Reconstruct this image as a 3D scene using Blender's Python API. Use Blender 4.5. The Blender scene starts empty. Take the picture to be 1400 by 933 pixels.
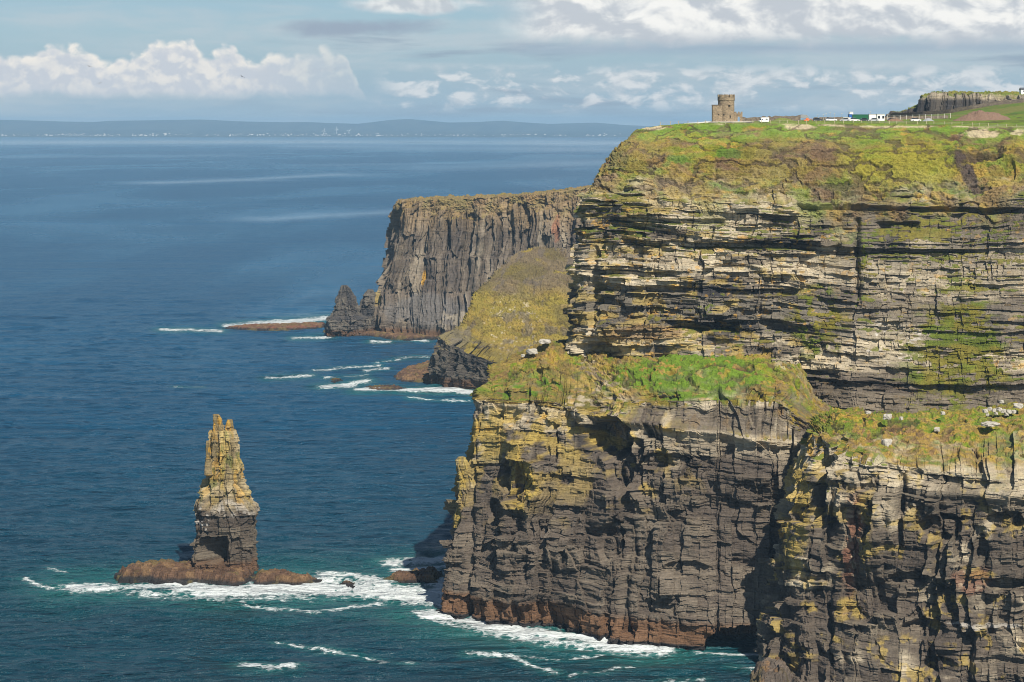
import bpy, math, random
import numpy as np
from mathutils import Vector, Matrix
random.seed(7); np.random.seed(7)
R = math.radians
scene = bpy.context.scene
col = scene.collection
# ------------------------------------------------------------------ camera frame
F, H0, Y0, CX = 2800.0, 195.0, 167.0, 700.0     # focal length in photo pixels, eye height above the sea, eye level row, centre column
def P(px, py, d): return ((px-CX)*d/F, d, H0+(Y0-py)*d/F)
def sea_d(py): return H0*F/(py-Y0)
def W(px, py, z=-4.0, dd=0.0):
    d = sea_d(py)+dd
    return ((px-CX)*d/F, d, z)
def proj(x, y, z): return CX+x*F/y, Y0+(H0-z)*F/y

SUN_AZ, SUN_EL = 23.0, 46.0
to_sun = Vector((math.sin(R(SUN_AZ))*math.cos(R(SUN_EL)), -math.cos(R(SUN_AZ))*math.cos(R(SUN_EL)), math.sin(R(SUN_EL))))

# ------------------------------------------------------------------ numeric noise
def hsh(i, j, s=0):
    i = np.asarray(i).astype(np.int64); j = np.asarray(j).astype(np.int64)
    n = (i*374761393 + j*668265263 + int(s)*974634777 + 12345) & 0xFFFFFFFF
    n = ((n ^ (n >> 13))*1274126177) & 0xFFFFFFFF
    n = ((n ^ (n >> 15))*2246822519) & 0xFFFFFFFF
    return (n ^ (n >> 16))/4294967296.0
def vn(x, y, s=0):
    x, y = np.broadcast_arrays(x, y)
    i = np.floor(x); j = np.floor(y); fx = x-i; fy = y-j
    fx = fx*fx*fx*(fx*(fx*6-15)+10); fy = fy*fy*fy*(fy*(fy*6-15)+10)
    a = hsh(i, j, s); b = hsh(i+1, j, s); c = hsh(i, j+1, s); d = hsh(i+1, j+1, s)
    return a+(b-a)*fx+(c-a)*fy+(a-b-c+d)*fx*fy
def fbm(x, y, o=4, s=0):
    r = 0.0; amp = 0.5; tot = 0
    for k in range(o):
        r = r+amp*vn(x*2**k+k*17.3, y*2**k+k*9.1, s+k); tot += amp; amp *= 0.5
    return r/tot
def sst(a, b, x):
    t = np.clip((x-a)/(b-a), 0, 1); return t*t*(3-2*t)
def cells(v, s, j=0):
    """irregular 1-D cells: index and distance to the nearer boundary"""
    i = np.floor(v)
    b = lambda k: k+0.8*(hsh(k, j, s)-0.5)
    i = np.where(v < b(i), i-1, i); i = np.where(v >= b(i+1), i+1, i)
    return i, np.minimum(v-b(i), b(i+1)-v)
def blocks(h, a, th, wd, s):
    li, de = cells(h/th, s)
    ci, da = cells(a/wd+13.7*hsh(li, 3, s), s+5, li)
    return li, ci, de*th, da*wd
def facets(a, h, wa, wh, s, tilt=1.0):
    """angular blocks: every cell a tilted plane"""
    x = a/wa; y = h/wh; xi = np.floor(x); yi = np.floor(y)
    best = np.full(x.shape, 9.0); sec = np.full(x.shape, 9.0); off = np.zeros(x.shape)
    for dx in (-1, 0, 1):
        for dy in (-1, 0, 1):
            cx = xi+dx; cy = yi+dy
            px = cx+0.15+0.7*hsh(cx, cy, s); py = cy+0.15+0.7*hsh(cx, cy, s+1)
            ux = x-px; uy = y-py
            d = np.maximum(np.abs(ux), np.abs(uy)*0.9)+0.25*(np.abs(ux)+np.abs(uy))
            o = (hsh(cx, cy, s+2)-0.5)+tilt*((hsh(cx, cy, s+3)-0.5)*ux+(hsh(cx, cy, s+4)-0.5)*uy)
            m = d < best
            sec = np.where(m, best, np.minimum(sec, d)); off = np.where(m, o, off); best = np.where(m, d, best)
    return off, sec-best
def cellsf(v, s, j=0):
    i, _ = cells(v, s, j)
    lo = i+0.8*(hsh(i, j, s)-0.5); hi = i+1+0.8*(hsh(i+1, j, s)-0.5)
    return i, (v-lo)/(hi-lo)-0.5, np.minimum(v-lo, hi-v)
def vb(a, h, wd, th, s, tilt=1.0):
    """upright joint blocks, each face a slightly turned plane"""
    ci, fa, da = cellsf(a/wd, s); li, fh, dh = cellsf(h/th+9.7*hsh(ci, 2, s), s+3, ci)
    return (hsh(ci, li, s+4)-.5)+tilt*((hsh(ci, li, s+5)-.5)*fa+(hsh(ci, li, s+6)-.45)*fh), da*wd, dh*th
def hb(a, h, wd, th, s, tilt=1.0):
    li, fh, dh = cellsf(h/th, s); ci, fa, da = cellsf(a/wd+9.7*hsh(li, 2, s), s+3, li)
    return (hsh(ci, li, s+4)-.5)+tilt*((hsh(ci, li, s+5)-.5)*fa+(hsh(ci, li, s+6)-.45)*fh), da*wd, dh*th
def blur(a, n):
    for _ in range(n):
        b = np.pad(a, 1, mode='edge')
        a = (b[1:-1, 1:-1]*2+b[:-2, 1:-1]+b[2:, 1:-1]+b[1:-1, :-2]+b[1:-1, 2:])/6
    return a
def mixc(c, c2, m):
    return c+(np.asarray(c2)-c)*m[..., None]

# ------------------------------------------------------------------ object helpers
def tag(o, label=None, cat=None, group=None, kind=None):
    for k, v in (('label', label), ('category', cat), ('group', group), ('kind', kind)):
        if v: o[k] = v
    return o
def grid_mesh(name, X, mat, rgba=None, wrap=False, attrs=None, smooth=False, origin=None):
    nv, nu = X.shape[:2]
    co = X.reshape(-1, 3).astype(np.float64)
    if origin is not None: co = co-np.asarray(origin)
    idx = np.arange(nv*nu).reshape(nv, nu)
    if wrap: idx = np.concatenate([idx, idx[:, :1]], 1)
    q = np.stack([idx[:-1, :-1], idx[:-1, 1:], idx[1:, 1:], idx[1:, :-1]], -1).reshape(-1, 4)
    me = bpy.data.meshes.new(name)
    me.vertices.add(len(co)); me.vertices.foreach_set('co', co.ravel().astype(np.float32))
    me.loops.add(q.size); me.loops.foreach_set('vertex_index', q.ravel().astype(np.int32))
    me.polygons.add(len(q)); me.polygons.foreach_set('loop_start', np.arange(0, q.size, 4, dtype=np.int32))
    me.update(calc_edges=True)
    if rgba is not None:
        at = me.attributes.new('tint', 'FLOAT_COLOR', 'POINT'); at.data.foreach_set('color', rgba.reshape(-1).astype(np.float32))
    for k, v in (attrs or {}).items():
        at = me.attributes.new(k, 'FLOAT', 'POINT'); at.data.foreach_set('value', v.ravel().astype(np.float32))
    me.polygons.foreach_set('use_smooth', np.full(len(q), smooth, dtype=bool))
    me.materials.append(mat)
    o = bpy.data.objects.new(name, me); col.objects.link(o)
    if origin is not None: o.location = origin
    return o

class MB:
    """collects simple solids and links them as one mesh object"""
    def __init__(s): s.v = []; s.f = []
    def add(s, vs, fs):
        n = len(s.v); s.v += [tuple(p) for p in vs]; s.f += [tuple(i+n for i in f) for f in fs]; return s
    def box(s, x0, x1, y0, y1, z0, z1, rz=0.0, c=(0, 0)):
        vs = [(x, y, z) for z in (z0, z1) for x, y in ((x0, y0), (x1, y0), (x1, y1), (x0, y1))]
        if rz:
            ca, sa = math.cos(rz), math.sin(rz)
            vs = [(c[0]+(x-c[0])*ca-(y-c[1])*sa, c[1]+(x-c[0])*sa+(y-c[1])*ca, z) for x, y, z in vs]
        return s.add(vs, [(3, 2, 1, 0), (4, 5, 6, 7), (0, 1, 5, 4), (1, 2, 6, 5), (2, 3, 7, 6), (3, 0, 4, 7)])
    def ring(s, prof, n=32, c=(0, 0), a0=0.0, a1=2*math.pi, closed=True):
        full = abs(a1-a0-2*math.pi) < 1e-6
        m = n if full else n+1
        vs = []
        for r, z in prof:
            for k in range(m):
                a = a0+(a1-a0)*k/n
                vs.append((c[0]+r*math.cos(a), c[1]+r*math.sin(a), z))
        fs = []
        L = len(prof)
        for i in range(L if closed else L-1):
            j = (i+1) % L
            for k in range(n):
                k2 = (k+1) % m
                fs.append((i*m+k, i*m+k2, j*m+k2, j*m+k))
        if closed and not full:
            fs.append(tuple(i*m for i in range(L))); fs.append(tuple(i*m+m-1 for i in reversed(range(L))))
        return s.add(vs, fs)
    def tube(s, p, q, r0, r1=None, n=8):
        p = Vector(p); q = Vector(q); r1 = r0 if r1 is None else r1
        M = (q-p).to_track_quat('Z', 'Y').to_matrix()
        vs = [tuple(c+M@Vector((r*math.cos(2*math.pi*k/n), r*math.sin(2*math.pi*k/n), 0))) for c, r in ((p, r0), (q, r1)) for k in range(n)]
        return s.add(vs, [(k, (k+1) % n, n+(k+1) % n, n+k) for k in range(n)]+[tuple(reversed(range(n))), tuple(range(n, 2*n))])
    def prism(s, pts, axis, a, b):
        """2-D outline swept along an axis ('x' or 'y')"""
        n = len(pts)
        f = (lambda u, w, t: (t, u, w)) if axis == 'x' else (lambda u, w, t: (u, t, w))
        vs = [f(u, w, a) for u, w in pts]+[f(u, w, b) for u, w in pts]
        return s.add(vs, [(k, (k+1) % n, n+(k+1) % n, n+k) for k in range(n)]+[tuple(reversed(range(n))), tuple(range(n, 2*n))])
    def build(s, name, mat, parent=None, loc=None, rz=0.0, smooth=False):
        import bmesh
        me = bpy.data.meshes.new(name); me.from_pydata(s.v, [], s.f); me.materials.append(mat)
        bm = bmesh.new(); bm.from_mesh(me); bmesh.ops.recalc_face_normals(bm, faces=bm.faces); bm.to_mesh(me); bm.free()
        for p in me.polygons: p.use_smooth = smooth
        o = bpy.data.objects.new(name, me); col.objects.link(o)
        if parent: o.parent = parent
        if loc is not None: o.location = loc
        o.rotation_euler.z = rz
        return o
def empty(name, loc, rz=0.0):
    o = bpy.data.objects.new(name, None); col.objects.link(o); o.location = loc; o.rotation_euler.z = rz; o.empty_display_size = 0.5
    return o
def copy_tree(o, parent=None):
    c = o.copy(); col.objects.link(c); c.parent = parent
    for ch in [x for x in bpy.data.objects if x.parent == o]: copy_tree(ch, c)
    return c

# ------------------------------------------------------------------ materials
class N:
    """tiny wrapper: arithmetic on shader sockets"""
    nt = None
    def __init__(s, sock): s.s = sock
    @staticmethod
    def m(op, *a, clamp=False):
        n = N.nt.nodes.new('ShaderNodeMath'); n.operation = op; n.use_clamp = clamp
        for k, v in enumerate(a):
            if isinstance(v, N): N.nt.links.new(v.s, n.inputs[k])
            else: n.inputs[k].default_value = v
        return N(n.outputs[0])
    def __add__(s, o): return N.m('ADD', s, o)
    __radd__ = __add__
    def __sub__(s, o): return N.m('SUBTRACT', s, o)
    def __rsub__(s, o): return N.m('SUBTRACT', o, s)
    def __mul__(s, o): return N.m('MULTIPLY', s, o)
    __rmul__ = __mul__
    def __truediv__(s, o): return N.m('DIVIDE', s, o)
def n_ss(a, b, x):
    n = N.nt.nodes.new('ShaderNodeMapRange'); n.interpolation_type = 'SMOOTHSTEP'
    N.nt.links.new(x.s, n.inputs['Value'])
    for k, v in (('From Min', a), ('From Max', b)):
        if isinstance(v, N): N.nt.links.new(v.s, n.inputs[k])
        else: n.inputs[k].default_value = v
    return N(n.outputs['Result'])
def n_xyz(x, y, z=0.0):
    n = N.nt.nodes.new('ShaderNodeCombineXYZ')
    for k, v in enumerate((x, y, z)):
        if isinstance(v, N): N.nt.links.new(v.s, n.inputs[k])
        else: n.inputs[k].default_value = v
    return N(n.outputs[0])
def n_noise(vec, scale, detail=4, rough=0.5, dist=0.0):
    n = N.nt.nodes.new('ShaderNodeTexNoise'); n.inputs['Scale'].default_value = scale
    n.inputs['Detail'].default_value = detail; n.inputs['Roughness'].default_value = rough; n.inputs['Distortion'].default_value = dist
    N.nt.links.new(vec.s, n.inputs['Vector']); return N(n.outputs[0])
def n_vor(vec, scale, feature='F1', smooth=None):
    n = N.nt.nodes.new('ShaderNodeTexVoronoi'); n.feature = feature; n.inputs['Scale'].default_value = scale
    if smooth is not None: n.inputs['Smoothness'].default_value = smooth
    N.nt.links.new(vec.s, n.inputs['Vector']); return N(n.outputs['Distance'])
def n_xyz_add(vec, f):
    n = N.nt.nodes.new('ShaderNodeVectorMath'); n.operation = 'ADD'
    N.nt.links.new(vec.s, n.inputs[0]); N.nt.links.new(n_gray(f*1.6).s, n.inputs[1]); return N(n.outputs[0])
def n_map(vec, sc, loc=(0, 0, 0)):
    n = N.nt.nodes.new('ShaderNodeMapping'); n.inputs['Scale'].default_value = sc; n.inputs['Location'].default_value = loc
    N.nt.links.new(vec.s, n.inputs['Vector']); return N(n.outputs[0])
def n_mix(f, a, b, mode='MIX'):
    n = N.nt.nodes.new('ShaderNodeMix'); n.data_type = 'RGBA'; n.blend_type = mode
    for k, v in ((0, f), (6, a), (7, b)):
        if isinstance(v, N): N.nt.links.new(v.s, n.inputs[k])
        else: n.inputs[k].default_value = v if k == 0 else (tuple(v)+(1,))[:4]
    return N(n.outputs[2])
def n_attr(name, out='Fac'):
    n = N.nt.nodes.new('ShaderNodeAttribute'); n.attribute_name = name; return N(n.outputs[out])
def n_gray(x): return n_xyz(x, x, x)
def new_mat(name):
    m = bpy.data.materials.new(name); m.use_nodes = True; N.nt = m.node_tree
    b = m.node_tree.nodes['Principled BSDF']; b.inputs['Roughness'].default_value = 0.9
    b.inputs['Specular IOR Level'].default_value = 0.2
    return m, b
def put(b, key, v): N.nt.links.new(v.s, b.inputs[key])
def n_bump(height, strength, dist, normal=None):
    n = N.nt.nodes.new('ShaderNodeBump'); n.inputs['Strength'].default_value = strength; n.inputs['Distance'].default_value = dist
    N.nt.links.new(height.s, n.inputs['Height'])
    if normal: N.nt.links.new(normal.s, n.inputs['Normal'])
    return N(n.outputs[0])
def n_geo():
    n = N.nt.nodes.new('ShaderNodeTexCoord'); return N(n.outputs['Object'])

def rock_material(name):
    m, b = new_mat(name)
    p = n_geo(); c = n_attr('tint', 'Color'); veg = n_attr('tint', 'Alpha')
    lam = n_noise(n_map(p, (0.10, 0.10, 1.9)), 1.0, 5, 0.65)        # thin bedding
    gr = n_noise(p, 1.1, 5, 0.7)                                     # grain and weathering
    jt = n_noise(n_map(p, (0.9, 0.9, 0.06)), 1.0, 4, 0.6)            # joint staining
    rk = (lam*1.3+gr*1.1+jt*0.5)*1.05-0.48
    gs = n_noise(p, 0.75, 6, 0.75)
    gs2 = n_noise(p, 2.6, 4, 0.8)
    ge = gs*1.9+gs2*1.2-0.50
    f = N.m('ADD', rk*(1.0-veg), ge*veg)
    put(b, 'Base Color', n_mix(1.0, c, n_gray(f), 'MULTIPLY'))
    put(b, 'Normal', n_bump(lam*0.6+gr*0.6+gs*veg*0.6, 1.0, 0.9))
    return m
ROCK = rock_material('weathered_rock')

def plain(name, rgb, rough=0.8, spec=0.2, var=0.25, scale=2.0, metal=0.0, bump=0.0):
    m, b = new_mat(name); p = n_geo()
    n1 = n_noise(p, scale, 4, 0.6)
    put(b, 'Base Color', n_mix(1.0, rgb, n_gray(n1*(2*var)+(1-var)), 'MULTIPLY'))
    b.inputs['Roughness'].default_value = rough; b.inputs['Specular IOR Level'].default_value = spec; b.inputs['Metallic'].default_value = metal
    if bump: put(b, 'Normal', n_bump(n1, 0.6, bump))
    return m
def masonry(name, rgb, rgb2, scale=1.0):
    m, b = new_mat(name); p = n_geo()
    n = N.nt.nodes.new('ShaderNodeTexVoronoi'); n.inputs['Scale'].default_value = scale*1.6
    N.nt.links.new(n_map(p, (1, 1, 2.0)).s, n.inputs['Vector'])
    sp = N.nt.nodes.new('ShaderNodeSeparateColor'); N.nt.links.new(n.outputs['Color'], sp.inputs[0])
    c = n_mix(N(sp.outputs[0]), rgb, rgb2)
    g = n_noise(p, 0.6, 4, 0.6)
    put(b, 'Base Color', n_mix(1.0, c, n_gray(g*0.9+0.55), 'MULTIPLY'))
    ed = n_vor(n_map(p, (1, 1, 2.0)), scale*1.6, 'DISTANCE_TO_EDGE')
    put(b, 'Normal', n_bump(n_ss(0.0, 0.15, ed), 0.8, 0.08))
    return m
M = dict(
    stone=masonry('rubble_stone', (0.34, 0.26, 0.165), (0.19, 0.15, 0.10)),
    stone_dark=masonry('old_wall_stone', (0.24, 0.19, 0.14), (0.12, 0.10, 0.085)),
    opening=plain('dark_opening', (0.012, 0.011, 0.010)),
    white=plain('white_paint', (0.80, 0.80, 0.78), 0.45, 0.4, 0.06),
    offwhite=plain('weathered_white', (0.62, 0.60, 0.55), 0.7, 0.2, 0.15),
    glass=plain('dark_glass', (0.02, 0.024, 0.03), 0.12, 0.5, 0.05),
    rubber=plain('tyre_rubber', (0.02, 0.02, 0.02)),
    red=plain('tail_lens', (0.4, 0.02, 0.015), 0.3, 0.5, 0.05),
    green=plain('green_steel', (0.015, 0.12, 0.055), 0.5, 0.35, 0.15),
    blue=plain('blue_steel', (0.02, 0.13, 0.42), 0.5, 0.35, 0.12),
    grey=plain('grey_sheet', (0.27, 0.28, 0.29), 0.7, 0.2, 0.15),
    darkgrey=plain('dark_car_paint', (0.05, 0.055, 0.065), 0.35, 0.5, 0.05),
    silver=plain('silver_car_paint', (0.45, 0.46, 0.48), 0.35, 0.5, 0.05),
    orange=plain('orange_paint', (0.75, 0.16, 0.03), 0.5, 0.3, 0.1),
    steel=plain('galvanised_steel', (0.42, 0.42, 0.40), 0.5, 0.4, 0.1),
    wood=plain('weathered_timber', (0.42, 0.36, 0.25), 0.85, 0.15, 0.25, 3.0),
    slate=plain('slate_roof', (0.09, 0.095, 0.11), 0.6, 0.3, 0.2),
    boulder=plain('pale_boulder_stone', (0.42, 0.39, 0.33), 0.9, 0.15, 0.35, 0.9, 0.0, 0.35),
    rubble=plain('brown_rubble', (0.20, 0.13, 0.085), 0.95, 0.1, 0.5, 1.0, 0.0, 0.3),
    feather=plain('gull_feathers', (0.10, 0.10, 0.11)),
)

# ------------------------------------------------------------------ cliffs from control lattices
def lattice(colsP, useg, vseg):
    """colsP: list of columns, each a list of row points.  Catmull-Rom along the coast, straight between rows."""
    A = np.array(colsP, float).transpose(1, 0, 2)                    # rows, cols, 3
    nr, nc = A.shape[:2]
    E = np.concatenate([2*A[:, :1]-A[:, 1:2], A, 2*A[:, -1:]-A[:, -2:-1]], 1)
    out = []; us = []
    for k in range(nc-1):
        n = useg[k]; t = (np.arange(n)/n)[None, :, None]
        p0, p1, p2, p3 = (E[:, k+j][:, None] for j in range(4))
        lin = p1+(p2-p1)*t
        cr = 0.5*((2*p1)+(-p0+p2)*t+(2*p0-5*p1+4*p2-p3)*t*t+(-p0+3*p1-3*p2+p3)*t*t*t)
        out.append(0.4*lin+0.6*cr); us.append(k+np.arange(n)/n)
    out.append(A[:, -1:]); us.append(np.array([nc-1.0]))
    G = np.concatenate(out, 1)
    rows = []; ts = []
    for r in range(nr-1):
        n = vseg[r]; t = (np.arange(n)/n)[:, None, None]
        rows.append(G[r][None]*(1-t)+G[r+1][None]*t); ts.append(r+np.arange(n)/n)
    rows.append(G[-1:]); ts.append(np.array([nr-1.0]))
    return np.concatenate(rows, 0), np.concatenate(us), np.concatenate(ts)
def normals(X):
    du = np.gradient(X, axis=1); dv = np.gradient(X, axis=0)
    n = np.cross(du, dv); return n/np.maximum(np.linalg.norm(n, axis=2, keepdims=True), 1e-9)
def row_curve(ts, vals): return np.interp(ts, np.arange(len(vals)), vals)
def ell(px, py, cx, cy, rx, ry): return np.sqrt(((px-cx)/rx)**2+((py-cy)/ry)**2)

C_PALE = np.array((0.44, 0.375, 0.265)); C_MID = np.array((0.165, 0.136, 0.100)); C_DARK = np.array((0.036, 0.034, 0.034))
C_SLATE = np.array((0.090, 0.072, 0.057)); C_YEL = np.array((0.44, 0.32, 0.075)); C_OCH = np.array((0.52, 0.29, 0.035))
C_RUST = np.array((0.22, 0.095, 0.055)); C_BROWN = np.array((0.125, 0.068, 0.036)); C_GRASS = np.array((0.140, 0.182, 0.012))
C_LUSH = np.array((0.100, 0.172, 0.014)); C_DRY = np.array((0.32, 0.215, 0.035)); C_HEATH = np.array((0.175, 0.110, 0.048))
C_SOIL = np.array((0.062, 0.040, 0.026)); C_SAND = np.array((0.50, 0.41, 0.27)); C_WHITE = np.array((0.52, 0.49, 0.44))

def cliff(name, cols, useg, vseg, wall, veg, style, seed, paint=None, carve=None, href=None, gsize=1.0, origin=None, amp=1.0, rough=None, ampmap=None, wmap=None, scarf=1.0):
    X, us, ts = lattice(cols, useg, vseg)
    nv, nu = X.shape[:2]
    Nm = normals(X)
    for k in range(3): Nm[..., k] = blur(Nm[..., k], 6)
    Nm /= np.maximum(np.linalg.norm(Nm, axis=2, keepdims=True), 1e-9)
    seg = np.linalg.norm(np.diff(X, axis=1), axis=2).mean(0)
    a = np.concatenate([[0], np.cumsum(seg)])[None, :]+0*X[..., 0]
    hr = np.array([c[2] for c in np.array(cols, float).mean(0)]) if href is None else np.array(href, float)
    h = row_curve(ts, hr)[:, None]+0*a
    step = np.linalg.norm(np.diff(X, axis=0), axis=2).mean(1); q = np.concatenate([[0], np.cumsum(step)])[:, None]+0*a   # distance run up the face
    px, py = proj(X[..., 0], X[..., 1], X[..., 2])
    tw = ts[:, None]+0*a
    # the edge of the wall wanders a little
    wv = row_curve(ts, wall)[:, None]+0*a
    jag = (fbm(a/9, q/9, 3, seed+40)-0.5)*0.7
    w = sst(0.35, 0.65, wv+jag*np.where((wv > 0.02) & (wv < 0.98), 1, 0))
    if wmap is not None: w = wmap(w, px, py, a, q)
    hw = h+1.2*(fbm(a/50, h/30, 2, seed)-0.5)*2+.55*(fbm(a/5, h/7, 3, seed+70)-.5)*2
    a_true = a; a = a+1.5*(fbm(h/6, a/11, 3, seed+71)-.5)*2
    g = gsize
    mod = sst(0.3, 0.7, fbm(a/30, h/14, 3, seed+9))
    if style == 'strata':
        hw = hw+1.8*(fbm(a/70, h/25, 3, seed+8)-.5)*2
        l1, c1, e1, f1 = blocks(hw, a, 6.6*g, 26*g, seed+1)
        l2, c2, e2, f2 = blocks(hw+0.5*hsh(l1, c1, 7), a, 2.7*g, 9.0*g, seed+2)
        l3, c3, e3, f3 = blocks(hw, a, 1.05*g, 3.4*g, seed+3)
        fo, fda, fdh = vb(a+2*(fbm(a/20, h/9, 2, seed)-.5), hw, 11*g, 9*g, seed+4, 1.6)
        fp, _, _ = vb(a, hw, 3.6*g, 3.3*g, seed+14, 1.4)
        D = ((hsh(l1, 1, seed)-0.5)*3.0+(vn(a/28, l1*7.31, seed+15)-.5)*6.0+(hsh(l1, c1, seed)-0.5)*2.0+(vn(a/11, l2*5.17, seed+16)-.5)*4.2+(hsh(l2, c2, seed)-0.5)*1.8*(0.3+mod)
             + (vn(a/5, l3*3.3, seed+17)-.5)*1.1+(hsh(l3, c3, seed)-0.5)*1.1*(0.2+mod)+fo*3.0+fp*1.5*(.3+mod))
        gap = sst(.45, .6, fbm(a/9, l2*2.1, 2, seed+18))
        D -= 0.7*(e2 < 0.18*vn(a/3, l2*1.7, seed+21))*gap+0.5*(f2 < 0.14)*gap*mod*(vn(h/2, c2*1.3, seed+22) > .5)+1.2*(f1 < 0.3)*(vn(h/4, a/30, seed+19) > .62)
        tone = 0.36*hsh(l1, 4, seed)+0.28*hsh(l2, 5, seed)+0.18*hsh(l2, c2, seed+8)+.18*hsh(l3, c3, seed+9)
        tone = tone+0.42*(fbm(a/22, h/9, 4, seed+11)-0.5)*2+.16
    elif style == 'massive':
        wob = 1.6*(fbm(a/40, h/25, 2, seed+2)-0.5)*2
        fo1, d1a, d1h = vb(a+wob, hw, 20*g, 34*g, seed+1, 1.7)
        fo2, d2a, d2h = vb(a+wob, hw, 8.5*g, 14*g, seed+2, 1.7)
        fo3, d3a, d3h = vb(a+wob, hw, 3.4*g, 6.0*g, seed+3, 1.4)
        fo4, _, _ = hb(a, hw, 2.4*g, 1.5*g, seed+8, 1.2)
        fx, _ = facets(a, hw+.5*a, 13*g, 19*g, seed+9, 1.6)
        l2, c2, e2, f2 = blocks(hw, a, 3.4*g, 14*g, seed+5)
        l3, c3, e3, f3 = blocks(hw, a, 1.0*g, 5*g, seed+6)
        D = fo1*5.4+fo2*3.6*(0.5+mod)+fo3*1.6*(0.3+mod)+fo4*.5*(.2+mod)+fx*2.2+(vn(a/12, l2*3.7, seed)-0.5)*2.4+(hsh(l2, c2, seed)-0.5)*0.8*(0.3+mod)+(vn(a/4, l3*3.1, seed+7)-0.5)*1.1
        gap = sst(.5, .62, fbm(a/9, h/9, 3, seed+18))
        D -= 0.8*(d2a < 0.5*(vn(h/5, a/9, seed+21)-.25))*gap+1.6*(d1a < 1.1*(vn(h/9, a/9, seed+19)-.35))+0.4*(e2 < 0.15)*gap*mod
        tone = 0.24*hsh(l2, 1, seed)+0.22*(fo2+0.5)+.12*(fo3+.5)+0.12*hsh(l3, c3, seed)+0.42*fbm(a/14, h/22, 4, seed+3)
    else:                                                             # columns
        wob = 1.5*(fbm(a/30, h/25, 3, seed+2)-0.5)*2
        c1, d1 = cells((a+wob)/(13*g), seed+1); c2, d2 = cells((a+wob)/(5.0*g), seed+2); c3, d3 = cells((a+wob*1.3)/(2.0*g), seed+3)
        fo1, fe1 = facets(a+wob, hw, 9*g, 34*g, seed+4, 1.5); fo2, fe2 = facets(a+wob, hw, 3.6*g, 14*g, seed+5, 1.3)
        l2, cc2, e2, f2 = blocks(hw, a, 2.6*g, 8*g, seed+6)
        D = (hsh(c1, 1, seed)-0.5)*3.6+(hsh(c2, 1, seed)-0.5)*2.4+(hsh(c3, 1, seed)-0.5)*1.0+fo1*3.4+fo2*1.6+(hsh(l2, cc2, seed)-0.5)*0.25
        D -= 1.4*(d1 < 0.035)+1.1*(d2 < 0.05)
        tone = 0.20*hsh(c1, 7, seed)+0.18*hsh(c2, 2, seed)+.12*hsh(c3, 3, seed)+0.5*fbm(a/7, h/18, 5, seed+3)
    a = a_true
    D = D*(1.0 if ampmap is None else ampmap(px, py))*amp*g**0.5+(fbm(a/45, h/45, 3, seed+20)-0.5)*7*amp
    gr = (fbm(a/16, q/13, 3, seed+30)-0.5)*3.6*g+(fbm(a/4.5, q/3.2, 4, seed+31)-0.5)*2.6*g+(fbm(a/1.4, q/1.1, 3, seed+32)-0.5)*1.9
    rid = 1-np.abs(fbm(a/17+1.5*fbm(a/30, q/30, 2, seed), q/11, 4, seed+33)-0.5)*2
    scar = sst(0.90, 0.95, rid)
    scar = scar*scarf; gr = gr-scar*1.1
    disp = D*w+gr*(1-w)*row_curve(ts, rough or [1.0]*len(wall))[:, None]
    if carve is not None: disp = disp+carve(px, py, a, h, w)
    flat = Nm.copy(); flat[..., 2] *= 0.15; flat /= np.maximum(np.linalg.norm(flat, axis=2, keepdims=True), 1e-9)
    Nd = flat*w[..., None]+Nm*(1-w[..., None])
    disp = disp*np.clip(np.minimum(us, nu)/0.15, 0, 1)[None, :]
    X2 = X+Nd*disp[..., None]
    N2 = normals(X2); nz = blur(N2[..., 2], 2)
    # ---- the rock's and the plants' own colours
    tone = np.clip((tone-0.5)*1.9+0.5, 0, 1)
    c = np.zeros(X.shape)+C_DARK
    c = mixc(c, C_MID, sst(0.15, 0.5, tone)); c = mixc(c, C_PALE, sst(0.55, 0.9, tone))
    nzb = blur(N2[..., 2], 7)
    v = sst(0.50, 0.60, nzb+0.6*(fbm(a/6, q/3, 3, seed+50)-0.5)+.5*(fbm(a/1.3, q/1.0, 3, seed+48)-.5)+0.8*(fbm(a/26, q/12, 3, seed+49)-0.5)+(row_curve(ts, veg)[:, None]-0.5)*0.8)
    v = np.maximum(v*w, (1-w)*row_curve(ts, veg)[:, None]); wall_v = w
    n1 = fbm(a/13, q/9, 4, seed+51); n2 = fbm(a/3.0, q/2.2, 3, seed+52)
    vc = np.zeros(X.shape)+C_GRASS
    vc = mixc(vc, C_DRY, sst(0.42, 0.62, n1*0.6+n2*0.4)); vc = mixc(vc, C_HEATH, sst(0.55, 0.72, fbm(a/15, q/11, 4, seed+53)))
    vc = mixc(vc, C_LUSH, sst(0.58, 0.7, fbm(a/18, q/8, 3, seed+54)))
    env = dict(px=px, py=py, a=a, h=h, q=q, w=w, v=v, vc=vc, c=c, tone=tone, nz=nz, n1=n1, n2=n2, scar=scar, ts=tw, z=X2[..., 2], seed=seed)
    vc = mixc(vc, np.array((.115, .125, .022)), .7*w)
    env['vc'] = vc
    if paint is not None: paint(env)
    c, vc, v = env['c'], env['vc'], np.clip(env['v'], 0, 1)
    vc = mixc(vc, C_SOIL, scar*0.7*(1-w))
    out = mixc(c, vc, v) if False else c*(1-v[..., None])+vc*v[..., None]
    out = np.clip(out*(0.85+0.3*fbm(a/5, q/5, 3, seed+60))[..., None], 0.01, 0.75)
    rgba = np.concatenate([out, v[..., None]], 2)
    o = grid_mesh(name, X2, ROCK, rgba, origin=origin)
    return tag(o, kind='structure')

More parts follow.
